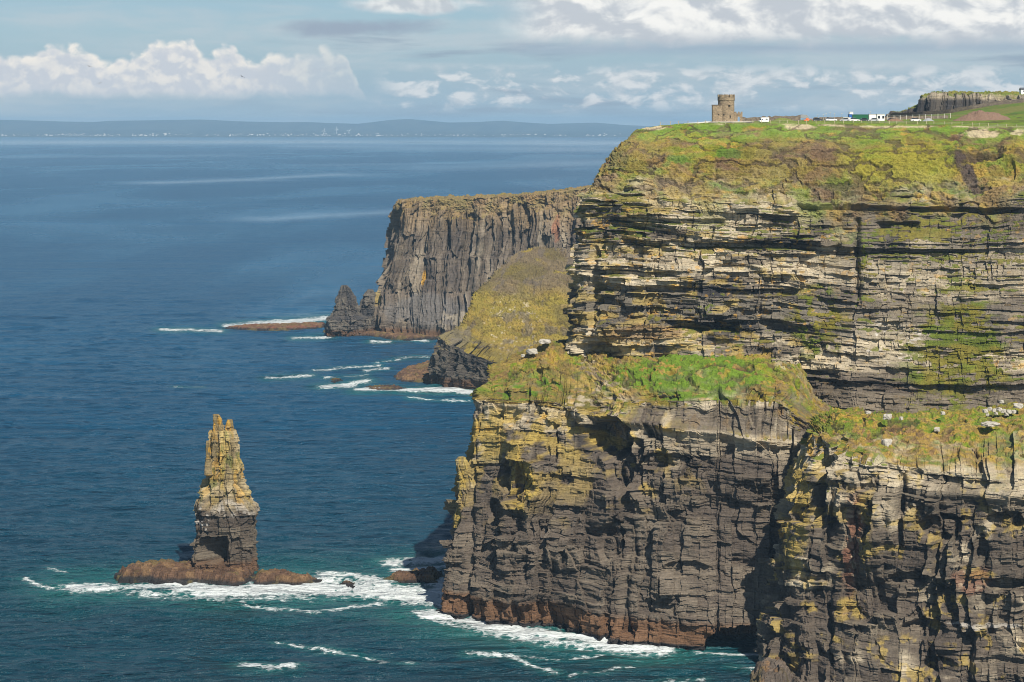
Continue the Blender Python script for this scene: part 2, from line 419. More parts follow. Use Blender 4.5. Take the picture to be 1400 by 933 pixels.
# ---------------- main headland, lower wall with its grass terrace
def paint_lower(e):
    px, py, a, q, s = e['px'], e['py'], e['a'], e['q'], 3
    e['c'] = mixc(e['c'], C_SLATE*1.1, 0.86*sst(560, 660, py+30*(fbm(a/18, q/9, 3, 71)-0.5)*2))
    # yellow lichen on the left shoulder
    ly = sst(0.50, 0.66, fbm(a/7, q/5, 4, 72)+0.20*sst(900, 700, px)-0.02)*sst(720, 600, py+60*(fbm(a/9, q/9, 3, 73)-0.5)*2)*sst(1000, 880, px)
    e['c'] = mixc(e['c'], C_YEL*0.9, ly*0.8)
    cl = ell(px, py, 716, 665, 26, 38)
    e['c'] = mixc(e['c'], C_YEL, 0.8*sst(1.1, 0.7, cl+0.5*(fbm(a/4, q/4, 3, 74)-0.5))*sst(.35, .6, fbm(a/2, q/2, 3, 75)))
    pc = sst(0.6, 0.75, fbm(a/4, q/3, 4, 76))*sst(620, 580, py)
    e['c'] = mixc(e['c'], C_OCH, pc*0.45)
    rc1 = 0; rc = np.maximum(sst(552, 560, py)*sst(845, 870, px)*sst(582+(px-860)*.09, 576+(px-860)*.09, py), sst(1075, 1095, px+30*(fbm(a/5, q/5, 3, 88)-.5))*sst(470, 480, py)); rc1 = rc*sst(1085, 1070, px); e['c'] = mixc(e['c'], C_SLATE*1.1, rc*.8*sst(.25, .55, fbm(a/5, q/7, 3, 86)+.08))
    jl = np.exp(-((e['ts']-3.0)/0.05)**2); e['c'] = mixc(e['c'], C_PALE*1.05, 0.7*jl)
    # tide-washed brown band at the foot
    z = e['z']; b = sst(11, 7.5, z+1.6*(fbm(a/12, q/5, 3, 77)-0.5)*2)
    e['c'] = mixc(e['c'], C_BROWN*(1.15), b*0.9); e['c'] = mixc(e['c'], C_DARK*0.8, sst(1.8, 0.8, z))
    e['v'] = e['v']*sst(12, 18, z)*(1-0.9*sst(600, 615, py))*(1-.85*rc1)
    # terrace: lush in the middle, tawny with stones towards the ends
    m = sst(1.15, 0.75, ell(px, py, 945, 512, 110, 36)+0.45*(fbm(a/8, q/6, 3, 78)-0.5))
    e['vc'] = mixc(e['vc'], C_HEATH*1.25, 0.6*sst(.4, .6, e['n2'])); e['vc'] = mixc(e['vc'], C_DRY*1.1, 0.5*sst(.45, .62, fbm(a/2.2, q/1.6, 3, 79)))
    e['vc'] = mixc(e['vc'], C_LUSH*1.1, 0.95*m*sst(.70, .56, fbm(a/2.5, q/2.5, 3, 80)))
    e['vc'] = mixc(e['vc'], np.array((.16, .125, .04)), .6*sst(850, 800, px)*sst(.35, .55, fbm(a/7, q/5, 4, 89)))
    g2 = sst(1.1, 0.7, ell(px, py, 720, 530, 60, 22))*sst(.5, .6, fbm(a/3, q/2, 3, 81)); e['vc'] = mixc(e['vc'], C_LUSH, g2)
    nd = sst(1055, 1085, px+70*(fbm(a/6, q/6, 4, 83)-.5)); e['v'] = e['v']*(1-.55*nd*sst(.50, .56, fbm(a/2.5, q/2.5, 4, 87)))
    bare = sst(1.1, 0.8, ell(px, py, 815, 540, 42, 50)+0.6*(fbm(a/5, q/4, 3, 82)-0.5)); e['v'] = e['v']*(1-0.75*bare*sst(.4, .55, e['n2']))
def carve_lower(px, py, a, h, w):
    n = (fbm(a/5, h/5, 3, 90)-0.5)*0.55
    D = 0*px
    def pit(cx, cy, rx, ry, dep, soft=0.25): return -dep*sst(1.0, 1.0-soft, ell(px, py, cx, cy, rx, ry)+n)
    D = D+pit(828, 600, 36, 32, 10)+pit(846, 640, 22, 40, 6)
    D = D+pit(1014, 884, 48, 33, 20, 0.1)                            # sea cave
    D = D+pit(834, 740, 17, 34, 5)+pit(700, 655, 22, 30, 4)+pit(672, 700, 14, 20, 4.5)+pit(940, 778, 34, 12, 3)
    D = D+pit(1035, 560, 12, 30, 2)+pit(905, 630, 40, 12, 4)
    D = D+3.2*sst(1.2, 0.6, ell(px, py, 716, 650, 30, 62)+n)          # yellow pilaster
    D = D+3.5*np.exp(-((py-(562+(px-760)*0.135))/7.0)**2)*sst(775, 800, px)*sst(1120, 1060, px)*w     # projecting ledge
    D = D-2.5*np.exp(-((px-(868-(py-600)*0.05))/5.0)**2)*sst(690, 780, py)
    D = D-2.5*np.exp(-((px-640)/4.0)**2)*sst(560, 600, py)
    return D
LW = [
 [W(640, 800, -4, 90), P(645, 790, 930), P(660, 690, 935), P(690, 560, 940), P(695, 550, 940), P(705, 500, 945), P(760, 500, 985)],
 [W(618, 828, -4, 25), P(622, 798, 850), P(635, 690, 855), P(668, 553, 858), P(671, 548, 860), P(680, 502, 876), P(730, 495, 960)],
 [W(597, 838), P(604, 806, 816), P(624, 690, 821), P(656, 552, 825), P(661, 546, 827), P(668, 504, 852), P(712, 492, 930)],
 [W(625, 843), P(632, 813, 809), P(652, 690, 812), P(690, 553, 818), P(692, 547, 820), P(702, 488, 856), P(745, 485, 930)],
 [W(690, 853), P(692, 822, 796), P(700, 698, 801), P(740, 556, 810), P(742, 549, 812), P(748, 467, 858), P(790, 470, 930)],
 [W(770, 864), P(770, 832, 784), P(775, 706, 790), P(790, 566, 800), P(792, 556, 805), P(797, 474, 856), P(840, 475, 930)],
 [W(850, 875), P(850, 844, 773), P(850, 712, 779), P(848, 582, 788), P(850, 549, 792), P(855, 487, 842), P(880, 480, 900)],
 [W(950, 888), P(950, 858, 760), P(950, 718, 767), P(950, 596, 777), P(950, 547, 781), P(950, 480, 840), P(960, 470, 890)],
 [W(1050, 890), P(1050, 860, 757), P(1050, 720, 764), P(1055, 601, 774), P(1060, 548, 778), P(1065, 478, 836), P(1070, 470, 880)],
 [W(1095, 890), P(1095, 860, 757), P(1095, 720, 764), P(1095, 604, 773), P(1094, 568, 777), P(1094, 500, 824), P(1100, 510, 865)],
 [W(1130, 890), P(1130, 860, 757), P(1130, 720, 764), P(1130, 608, 774), P(1128, 588, 778), P(1124, 553, 803), P(1130, 560, 850)],
 [W(1290, 892), P(1290, 862, 755), P(1290, 720, 762), P(1290, 630, 772), P(1290, 618, 780), P(1290, 602, 795), P(1300, 595, 845)],
 [W(1480, 892), P(1480, 862, 753), P(1480, 720, 759), P(1480, 630, 768), P(1480, 618, 776), P(1480, 605, 790), P(1490, 598, 840)],
]
QL = 1.0
def ns(*a): return [max(2, int(x*QL)) for x in a]
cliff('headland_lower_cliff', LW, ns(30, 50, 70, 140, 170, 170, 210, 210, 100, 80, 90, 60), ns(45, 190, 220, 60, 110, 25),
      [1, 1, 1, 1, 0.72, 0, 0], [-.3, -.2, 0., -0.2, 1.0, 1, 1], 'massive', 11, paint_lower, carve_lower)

# ---------------- main headland, upper wall, grass slope and plateau
def paint_upper(e):
    px, py, a, q = e['px'], e['py'], e['a'], e['q']
    w = e['w']
    # dark shale band low on the wall, pale flags above it
    db = sst(388, 398, py-(px-800)*0.035+8*(fbm(a/20, q/8, 3, 21)-0.5))*sst(452, 440, py-(px-800)*0.05)
    e['c'] = mixc(e['c'], C_DARK*1.35, 0.72*db)
    pb = sst(330, 345, py)*sst(395, 380, py)
    e['c'] = mixc(e['c'], C_PALE*1.1, 0.45*pb*sst(.35, .6, fbm(a/16, q/5, 3, 22)))
    rd = sst(1060, 1200, px)*sst(420, 300, py)
    e['c'] = mixc(e['c'], C_DARK*1.7, 0.7*rd*sst(.42, .6, fbm(a/20, q/14, 3, 23)))
    ly = sst(0.55, 0.68, fbm(a/6, q/3, 4, 24)+0.12*sst(1050, 800, px)+0.08*sst(430, 470, py)-.06)*0.5
    e['c'] = mixc(e['c'], C_YEL, ly*w*(1-.7*sst(1080, 1150, px)))
    e['c'] = mixc(e['c'], C_SLATE*.9, .75*sst(1085, 1130, px)*sst(272, 284, py)*sst(326, 314, py+8*(fbm(a/9, q/9, 3, 49)-.5)))
    e['c'] = mixc(e['c'], C_OCH, 0.5*sst(.70, .78, fbm(a/3, q/2, 3, 25)))
    pk = sst(1.1, .7, ell(px, py, 1215, 470, 70, 36)+.5*(fbm(a/6, q/5, 3, 26)-.5))
    e['c'] = mixc(e['c'], C_PALE*1.05, .55*pk)
    e['c'] = mixc(e['c'], C_WHITE, .7*sst(.68, .75, fbm(a/3.2, q/1.6, 3, 27))*pk)
    e['c'] = mixc(e['c'], C_PALE*1.1, .6*sst(1.1, .8, ell(px, py, 1110, 495, 60, 12)))
    e['c'] = mixc(e['c'], C_SLATE*0.9, 0.8*sst(505, 512, py)*sst(1070, 1090, px))
    e['c'] = mixc(e['c'], C_MID*1.25, .5*sst(1090, 1180, px)*sst(.3, .55, fbm(a/14, q/7, 4, 50))*(1-.8*pk))
    # hanging gardens on the right
    hg = sst(1.15, .5, ell(px, py, 1310, 475, 85, 95)+.9*(fbm(a/7, q/5, 4, 28)-.5))
    led = sst(.50, .55, .6*fbm(a/8, q/1.8, 3, 29)+.4*fbm(a/1.8, q/1.2, 3, 47)+0.25*(hg-0.4))
    e['v'] = np.maximum(e['v']*0.9, w*led*np.clip(hg*1.2, 0, 1))
    vg = sst(1.1, .7, ell(px, py, 1178+6*(fbm(a/5, q/5, 2, 34)-.5), 330, 9, 60))*sst(.4, .55, fbm(a/4, q/2.5, 3, 35))
    e['v'] = np.maximum(e['v'], w*vg*sst(.45,.52,fbm(a/1.5,q/1.2,3,46)))
    br = sst(1.1, .7, ell(px, py, 1115, 440, 40, 55)+.7*(fbm(a/6, q/6, 3, 36)-.5))
    e['v'] = np.maximum(e['v'], w*br*sst(.48, .54, fbm(a/3, q/1.6, 4, 37)))
    rb = sst(1.1, .7, ell(px, py, 885, 455, 60, 12)+.6*(fbm(a/6, q/6, 3, 38)-.5)); e['c'] = mixc(e['c'], C_HEATH*1.3, 0.7*rb)
    # slope: green lip, brown eroded middle, olive lower half
    s = 1-w
    top = sst(205, 178, py+16*(fbm(a/10, q/8, 3, 30)-0.5)); e['vc'] = mixc(e['vc'], C_LUSH*1.25, top*0.9*sst(.32, .5, fbm(a/6, q/5, 3, 43)))
    bn = sst(1.2, .7, ell(px, py, 1085, 222, 90, 32)+.55*(fbm(a/9, q/7, 3, 31)-.5))
    bn = np.maximum(bn, .8*sst(1.1, .7, ell(px, py, 860, 212, 55, 28)+.8*(fbm(a/9, q/7, 3, 32)-.5)))
    bn = np.maximum(bn, .8*sst(.56, .68, fbm(a/12, q/8, 4, 39)))
    e['vc'] = mixc(e['vc'], np.array((0.12, 0.072, 0.040)), bn*0.75*s)
    gy = sst(1.15, .6, ell(px, py, 1235, 230, 90, 28)+.7*(fbm(a/9, q/7, 3, 33)-.5)); e['vc'] = mixc(e['vc'], np.array((0.24, 0.24, 0.02)), gy*.8*s)
    so = sst(1.1, .8, ell(px-(py-235)*0.45, py, 1322, 235, 11, 32)+.5*(fbm(a/3, q/4, 3, 40)-.5))
    e['vc'] = mixc(e['vc'], np.array((0.065, 0.045, 0.035)), so*s)
    ylw = sst(.45, .6, fbm(a/10, q/9, 4, 48)); e['vc'] = mixc(e['vc'], np.array((0.27, 0.22, 0.02)), .45*ylw*s*(1-top))
    # trodden sandy path and bare patches along the rim
    pth = np.exp(-((py-(171.5+2.4*np.sin(px/60.)+np.clip((px-1250)/30, 0, 6)))/1.1)**2)*sst(0.36, 0.5, fbm(a/9, q*0, 3, 41)+0.12*(px > 1150))*(px > 940)
    pth = np.maximum(pth, sst(1.0, .7, ell(px, py, 890, 173.5, 22, 3.4)))
    pth = np.maximum(pth, sst(1.0, .6, ell(px, py, 1095, 173.5, 26, 4)+.5*(fbm(a/3, q/3, 3, 42)-.5)))
    pth = np.maximum(pth, sst(1.0, .6, ell(px, py, 1340, 183, 34, 7)+.9*(fbm(a/3, q/3, 3, 44)-.5)))
    pth = np.maximum(pth, .9*sst(1.0, .6, ell(px, py-(px-1390)*-0.35, 1392, 182, 14, 6)+.9*(fbm(a/3, q/3, 3, 45)-.5)))
    e['vc'] = mixc(e['vc'], C_SAND, np.clip(pth, 0, 1)*.85)
    vis = (e['ts'] > 4.02)
    e['vc'] = np.where(vis[..., None], e['vc']*0.35+np.array((0.13, 0.20, 0.014))*0.65, e['vc'])
def carve_upper(px, py, a, h, w):
    n = (fbm(a/5, h/4, 3, 91)-0.5)*0.5
    D = 0*px
    def band(y0, k, hh, dep, x0, x1): return -1.5*dep*sst(.36, .54, fbm(a/24, a*0+y0, 2, int(y0)+7))*sst(hh, hh*0.6, np.abs(py-(y0+(px-800)*k)+5*(fbm(a/9, h*0, 3, int(y0))-0.5)))*sst(x0, x0+25, px)*sst(x1, x1-25, px)
    D = D+band(441, 0.035, 7, 4.5, 900, 1075)+band(277, 0.02, 4.5, 3.0, 800, 1400)+band(330, 0.03, 5, 2.5, 840, 1130)+band(395, 0.02, 5, 2.5, 790, 1100)
    D = D+band(372, 0.03, 4.5, 3.0, 790, 1000)+band(300, 0.02, 4, 2, 820, 1000)+band(345, 0.0, 3, 2.2, 1180, 1340)+band(500, 0.03, 4, 3, 1080, 1310)+band(308, 0.0, 6, 2.6, 1190, 1330)
    def pit(cx, cy, rx, ry, dep, soft=0.3): return -dep*sst(1.0, 1.0-soft, ell(px, py, cx, cy, rx, ry)+n)
    D = D+pit(820, 478, 34, 12, 6)+pit(812, 400, 9, 70, 4)+pit(1000, 375, 45, 16, 2.5)
    D = D-3.5*np.exp(-((px-1172)/4.0)**2)*sst(275, 300, py)*sst(430, 400, py)*w
    D = D+pit(1180, 268, 60, 9, 2.5)*(1-w)+pit(1010, 212, 40, 6, 2)*(1-w)+pit(1380, 232, 10, 16, 2)*(1-w)+pit(1340, 215, 30, 8, 3)*(1-w)
    D = D+2.6*sst(1.1, .5, ell(px, py, 1385, 205, 22, 20))
    return D
def PZ(px, d, z): return ((px-CX)*d/F, d, z)
UP = [
 [P(830, 610, 1005), P(835, 380, 1010), P(840, 290, 1012), P(860, 225, 1012), P(890, 180, 1015), PZ(930, 1020, 189), PZ(940, 1120, 182)],
 [P(786, 600, 890), P(794, 370, 897), P(812, 273, 900), P(845, 213, 908), P(880, 176, 925), PZ(925, 960, 191.5), PZ(940, 1100, 184)],
 [P(776, 600, 850), P(784, 370, 860), P(803, 270, 864), P(835, 212, 876), P(868, 178, 903), PZ(905, 945, 192.5), PZ(945, 1090, 186)],
 [P(812, 602, 840), P(812, 370, 851), P(826, 268, 856), P(850, 213, 870), P(886, 174, 900), PZ(925, 935, 193.5), PZ(955, 1080, 188)],
 [P(862, 604, 833), P(862, 373, 845), P(870, 269, 850), P(885, 214, 868), P(918, 171, 900), PZ(950, 932, 194.4), PZ(975, 1070, 190)],
 [P(950, 606, 828), P(950, 375, 841), P(952, 275, 847), P(955, 215, 867), P(972, 170, 899), PZ(990, 930, 194.9), PZ(1000, 1060, 192)],
 [P(1070, 610, 817), P(1070, 378, 837), P(1070, 279, 844), P(1072, 218, 865), P(1080, 169.8, 897), PZ(1080, 930, 195.4), PZ(1085, 1060, 196.0)],
 [P(1170, 614, 798), P(1170, 390, 830), P(1170, 283, 840), P(1172, 220, 862), P(1178, 170, 894), PZ(1180, 930, 195.2), PZ(1185, 1060, 196.4)],
 [P(1300, 618, 790), P(1300, 395, 820), P(1300, 280, 833), P(1300, 222, 857), P(1300, 172, 889), PZ(1300, 930, 195.0), PZ(1300, 1060, 197.5)],
 [P(1400, 622, 780), P(1400, 395, 810), P(1398, 268, 824), P(1396, 214, 848), P(1395, 176, 880), PZ(1395, 930, 195.4), PZ(1390, 1060, 200.0)],
 [P(1520, 626, 786), P(1520, 395, 802), P(1520, 260, 816), P(1520, 210, 840), P(1520, 178, 872), PZ(1520, 930, 196.0), PZ(1520, 1060, 203.0)],
]
cliff('headland_upper_cliff', UP, ns(30, 60, 90, 110, 190, 250, 210, 270, 210, 80), ns(300, 210, 130, 130, 60, 40),
      [1, 1, 0.5, 0, 0, 0, 0], [0.15, 0.3, 0.8, 1, 1, 1, 1], 'strata', 21, paint_upper, carve_upper, rough=[1, 1, 1, 1, .3, .1, .1], ampmap=lambda px, py: 1-.42*sst(1060, 1180, px))

# ---------------- nearer spur on the right
def paint_spur(e):
    px, py, a, q = e['px'], e['py'], e['a'], e['q']
    w = e['w']
    e['c'] = mixc(e['c'], C_SLATE*1.0, .86*sst(650, 710, py)*sst(.78, .5, fbm(a/9, q/14, 3, 61)))
    ly = sst(1.1, .6, ell(px, py, 1092, 700, 20, 100)+.5*(fbm(a/4, q/6, 3, 62)-.5))
    ly = np.maximum(ly, .9*sst(1.1, .7, ell(px, py, 1192, 712, 13, 60)+.6*(fbm(a/3, q/6, 3, 63)-.5)))
    ly = np.maximum(ly, .8*sst(1.1, .7, ell(px, py, 1165, 830, 22, 22)+.9*(fbm(a/3, q/3, 3, 64)-.5)))
    ly = np.maximum(ly, .7*sst(.60, .70, fbm(a/6, q/5, 4, 65)))
    e['c'] = mixc(e['c'], C_YEL*.95, ly*.75*sst(.3, .5, fbm(a/2, q/2, 3, 66)))
    e['c'] = mixc(e['c'], C_OCH*1.05, .8*sst(1, .7, ell(px, py, 1103, 608, 6, 20))+.7*sst(1, .6, ell(px, py, 1066, 722, 8, 18)))
    ru = sst(1.15, .6, ell(px-(py-740)*-.15, py, 1170, 745, 13, 80)+.8*(fbm(a/4, q/6, 4, 67)-.5))
    ru = np.maximum(ru, .7*sst(1.1, .6, ell(px, py, 1330, 790, 30, 20)+.9*(fbm(a/4, q/4, 3, 68)-.5)))
    e['c'] = mixc(e['c'], C_RUST, ru*.7); e['c'] = mixc(e['c'], C_PALE*1.1, ru*.5*sst(.6, .68, fbm(a/1.6, q/2.4, 3, 69)))
    e['c'] = mixc(e['c'], C_PALE, .30*np.exp(-((py-668-(px-1250)*0.05)/14)**2)*(px > 1170))
    e['c'] = mixc(e['c'], C_WHITE, .5*sst(1, .8, ell(px, py, 1345, 852, 60, 3.2)+1.6*(fbm(a/2.2, q/1, 4, 70)-.5)))
    e['v'] = e['v']*(1-.85*sst(700, 730, py))
    e['v'] = e['v']*(1-.8*sst(632, 642, py+8*(fbm(a/6, q/4, 3, 59)-.5))*sst(1150, 1170, px))
    e['vc'] = mixc(e['vc'], C_HEATH*1.35, .75*sst(.38, .58, fbm(a/3, q/2.2, 3, 55)))
    e['vc'] = mixc(e['vc'], C_DRY*1.15, .6*sst(.48, .6, fbm(a/1.8, q/1.2, 3, 56)))
    e['vc'] = mixc(e['vc'], C_LUSH*1.0, .65*sst(.58, .68, fbm(a/5, q/3, 4, 57)+.10*sst(1260, 1160, px)+.08*sst(600, 575, py)))
def carve_spur(px, py, a, h, w):
    n = (fbm(a/5, h/5, 3, 92)-0.5)*0.5
    D = 0*px
    def pit(cx, cy, rx, ry, dep, soft=0.3): return -dep*sst(1.0, 1.0-soft, ell(px, py, cx, cy, rx, ry)+n)
    D = D-7*np.exp(-((px-(1126+(py-640)*0.01))/9.0)**2)*sst(590, 620, py)*sst(760, 690, py)
    D = D+pit(1285, 722, 30, 22, 6)+pit(1375, 712, 30, 14, 6)+pit(1288, 765, 12, 50, 5)+pit(1240, 790, 34, 10, 4)+pit(1345, 750, 11, 26, 4)
    D = D+pit(1262, 862, 34, 15, 4)+pit(1282, 910, 26, 14, 4)+pit(1140, 690, 22, 40, 3)+pit(1375, 795, 30, 9, 5)
    D = D+2.5*np.exp(-((py-672-(px-1250)*0.04)/9.0)**2)*sst(1180, 1240, px)*w+3*sst(1.1, .6, ell(px, py, 1195, 700, 22, 95))
    D = D-4.5*np.exp(-((px-1232)/5.0)**2)*sst(640, 660, py)*sst(760, 720, py)
    return D
SP = [
 [W(1115, 880, -4, 80), P(1118, 800, 838), P(1120, 700, 838), P(1128, 620, 838), P(1135, 590, 838), P(1140, 575, 838), P(1180, 570, 860)],
 [W(1070, 898, -4, 25), P(1078, 795, 776), P(1082, 702, 778), P(1100, 630, 778), P(1118, 588, 778), P(1128, 569, 780), P(1170, 566, 830)],
 [W(1040, 908), P(1059, 790, 746), P(1063, 702, 748), P(1082, 640, 750), P(1104, 592, 752), P(1120, 568, 760), P(1160, 563, 810)],
 [W(1070, 932), P(1085, 792, 728), P(1090, 705, 731), P(1108, 642, 733), P(1122, 600, 737), P(1143, 562, 757), P(1180, 560, 810)],
 [W(1130, 955), P(1140, 800, 719), P(1145, 712, 722), P(1150, 648, 725), P(1155, 622, 727), P(1180, 567, 760), P(1200, 563, 810)],
 [W(1200, 965), P(1200, 810, 710), P(1200, 722, 713), P(1200, 655, 716), P(1200, 630, 719), P(1215, 573, 763), P(1225, 566, 810)],
 [W(1290, 972), P(1290, 820, 700), P(1290, 730, 703), P(1290, 668, 706), P(1290, 645, 709), P(1290, 566, 766), P(1290, 560, 810)],
 [W(1390, 962), P(1390, 825, 690), P(1390, 735, 693), P(1390, 676, 696), P(1390, 648, 699), P(1390, 552, 768), P(1390, 552, 810)],
 [W(1520, 975), P(1520, 830, 680), P(1520, 740, 683), P(1520, 680, 686), P(1520, 655, 690), P(1520, 545, 768), P(1520, 545, 810)],
]
cliff('spur_cliff', SP, ns(40, 70, 90, 140, 150, 200, 220, 100), ns(220, 190, 150, 60, 140, 15),
      [1, 1, 1, 1, 0.72, 0, 0], [-.2, -.1, 0., -.2, 1.0, 1, 1], 'massive', 31, paint_spur, carve_spur)

# ---------------- far promontory
def paint_far(e):
    px, py, a, q = e['px'], e['py'], e['a'], e['q']
    e['c'] = mixc(e['c'], C_SLATE*1.5, .55+0*px)
    tp = sst(330, 290, py-(px-560)*-.02+30*(fbm(a/9, q/30, 3, 101)-.5))
    e['c'] = mixc(e['c'], np.array((.27, .19, .10)), tp*.6)
    e['c'] = mixc(e['c'], C_OCH*.9, .8*sst(1.1, .7, ell(px, py, 579, 382, 2.5, 11)+.4*(fbm(a/4, q/4, 2, 102)-.5)))
    e['c'] = mixc(e['c'], C_RUST*1.2, .7*sst(1.1, .7, ell(px, py, 763, 312, 5, 22)+.5*(fbm(a/4, q/4, 2, 103)-.5)))
    e['c'] = mixc(e['c'], C_YEL*.85, .6*sst(1.1, .7, ell(px, py, 512, 408, 7, 12)+.6*(fbm(a/4, q/4, 2, 104)-.5)))
    ta = sst(1.15, .7, ell(px, py, 585, 425, 60, 24)+.5*(fbm(a/9, q/9, 3, 105)-.5)); e['c'] = mixc(e['c'], np.array((.135, .125, .115)), ta*.85)
    lt = sst(1.1, .7, ell(px, py, 625, 440, 40, 14)+.5*(fbm(a/9, q/5, 3, 106)-.5)); e['c'] = mixc(e['c'], C_PALE*.9, lt*.4*sst(.5, .6, fbm(a/5, q/5, 3, 107)))
    e['c'] = mixc(e['c'], C_BROWN*.9, sst(9, 5, e['z'])*.8)
    e['v'] = e['v']*sst(30, 60, e['z'])
    e['vc'] = mixc(e['vc'], C_HEATH*1.4, .6+0*px)
FC = [
 [W(620, 440, -4, 60), P(620, 425, 2060), P(620, 400, 2060), P(625, 350, 2060), P(625, 276, 2060), P(640, 274, 2160)],
 [W(520, 452, -4, 60), P(525, 432, 1975), P(530, 398, 1975), P(540, 350, 1975), P(552, 275.5, 1980), P(580, 272, 2080)],
 [W(504, 456), P(506, 436, 1892), P(509, 400, 1896), P(528, 352, 1902), P(541, 277, 1908), P(565, 272, 2040)],
 [W(535, 459), P(535, 440, 1872), P(537, 398, 1885), P(548, 350, 1893), P(560, 275, 1900), P(585, 271, 2040)],
 [W(600, 463), P(600, 445, 1846), P(602, 400, 1872), P(606, 350, 1880), P(615, 272, 1890), P(640, 268, 2040)],
 [W(680, 465), P(680, 445, 1835), P(680, 400, 1855), P(685, 350, 1862), P(690, 269, 1872), P(710, 265, 2030)],
 [W(770, 468), P(770, 445, 1815), P(770, 400, 1830), P(770, 340, 1838), P(770, 262, 1850), P(785, 258, 2020)],
 [W(860, 470), P(860, 445, 1790), P(860, 400, 1810), P(860, 330, 1815), P(850, 250, 1830), P(865, 246, 2010)],
]
cliff('far_promontory_cliff', FC, ns(20, 40, 90, 160, 220, 220, 60), ns(20, 60, 100, 200, 14), [1, .8, 1, 1, .4, 0], [0, 0, 0, .1, .6, 1],
      'columns', 41, paint_far, None, gsize=1.3, amp=1.75)

# ---------------- grassy mound between the promontory and the headland
def paint_mound(e):
    px, py, a, q = e['px'], e['py'], e['a'], e['q']
    e['c'] = mixc(e['c'], C_DARK*.9, .85+0*px)
    e['c'] = mixc(e['c'], C_SLATE*1.5, .8*sst(655, 670, px)*sst(500, 480, py))
    e['c'] = mixc(e['c'], C_BROWN*.8, sst(9, 5, e['z'])*.8)
    ol = np.array((.25, .185, .040)); e['vc'] = mixc(e['vc'], ol, .85+0*px)
    hp = sst(415, 385, py+14*(fbm(a/20, q/16, 4, 111)-.5)*2); e['vc'] = mixc(e['vc'], np.array((.15, .115, .075)), hp*.85*sst(.35, .5, fbm(a/25, q/14, 4, 112)+.1))
    e['vc'] = mixc(e['vc'], C_PALE, .7*sst(.70, .75, fbm(a/3.5, q/3.5, 3, 113))*sst(1.2, .7, ell(px, py, 700, 450, 45, 50)))
    e['vc'] = mixc(e['vc'], np.array((.13, .105, .035)), .7*sst(.5, .64, fbm(a/30+q/60, q/34, 5, 115))); e['vc'] = mixc(e['vc'], np.array((.12, .10, .085)), .6*sst(.60, .68, fbm(a/9, q/20, 4, 116)))
    gk = sst(1.2, .8, ell(px, py, 618, 462, 26, 16)+.5*(fbm(a/9, q/9, 3, 114)-.5)); e['vc'] = mixc(e['vc'], np.array((.17, .15, .12)), gk*.45)
    e['v'] = np.maximum(e['v']*sst(12, 20, e['z']), 0)
MO = [
 [W(660, 510, -4, 60), P(665, 470, 1700), P(690, 455, 1720), P(705, 420, 1760), P(735, 372, 1790), P(745, 380, 1900)],
 [W(612, 520, -4, 40), P(618, 462, 1580), P(640, 452, 1610), P(660, 405, 1670), P(705, 356, 1740), P(735, 372, 1850)],
 [W(588, 527), P(596, 459, 1521), P(630, 447, 1562), P(650, 402, 1622), P(695, 354, 1700), P(730, 362, 1800)],
 [W(622, 531), P(628, 478, 1500), P(650, 458, 1555), P(676, 396, 1618), P(718, 343, 1700), P(740, 352, 1800)],
 [W(662, 534), P(668, 494, 1483), P(690, 462, 1545), P(710, 398, 1610), P(738, 338, 1700), P(755, 350, 1800)],
 [W(720, 537), P(725, 502, 1470), P(738, 462, 1535), P(750, 400, 1600), P(765, 340, 1700), P(780, 350, 1800)],
 [W(820, 540), P(820, 508, 1455), P(820, 462, 1525), P(820, 400, 1590), P(815, 346, 1690), P(820, 355, 1800)],
]
cliff('grassy_mound', MO, ns(20, 40, 80, 110, 130, 120), ns(110, 90, 120, 110, 16), [1, 1, .1, 0, .2, 0], [0, .6, 1, 1, .9, 1], 'massive', 51, paint_mound, None, gsize=.8, rough=[1, 1, 1.35, 1.5, 1.3, .5], scarf=.5)

# ---------------- land behind the plateau: scarp hill and field
def paint_hill(e):
    px, py, a, q = e['px'], e['py'], e['a'], e['q']
    e['c'] = mixc(e['c'], C_PALE*.9, .5*sst(139, 134, py)); e['c'] = mixc(e['c'], C_DARK, .65*sst(134, 139, py))
    e['vc'] = mixc(e['vc'], np.array((.14, .16, .03)), .6+0*px)
HI = [
 [P(1190, 166, 1330), P(1200, 162, 1335), P(1212, 159.5, 1345), P(1216, 158.5, 1350), P(1230, 160, 1420)],
 [P(1225, 166, 1300), P(1225, 158.5, 1310), P(1230, 154, 1325), P(1234, 152.5, 1335), P(1250, 152, 1420)],
 [P(1250, 166, 1290), P(1250, 157, 1300), P(1253, 146, 1312), P(1255, 143, 1325), P(1270, 143, 1420)],
 [P(1258, 166, 1280), P(1258, 156, 1292), P(1259, 134, 1300), P(1262, 131, 1315), P(1280, 130, 1420)],
 [P(1300, 166, 1270), P(1300, 155, 1282), P(1300, 133, 1292), P(1298, 127.5, 1315), P(1300, 127, 1420)],
 [P(1340, 164, 1265), P(1340, 151, 1280), P(1340, 133, 1290), P(1338, 128.5, 1315), P(1340, 127, 1420)],
 [P(1375, 158, 1270), P(1375, 143, 1282), P(1375, 136, 1290), P(1372, 129, 1315), P(1375, 127, 1420)],
 [P(1440, 150, 1280), P(1440, 138, 1290), P(1440, 134, 1300), P(1440, 129, 1325), P(1440, 126, 1420)],
 [P(1560, 150, 1280), P(1560, 138, 1290), P(1560, 134, 1300), P(1560, 127, 1325), P(1560, 124, 1420)],
]
cliff('scarp_hill', HI, ns(20, 30, 30, 60, 60, 60, 60, 40), ns(12, 60, 18, 16), [.3, 1, .9, .1, 0], [-.2, -.6, -.4, 1, 1], 'columns', 61, paint_hill, None, gsize=.8, amp=.9)

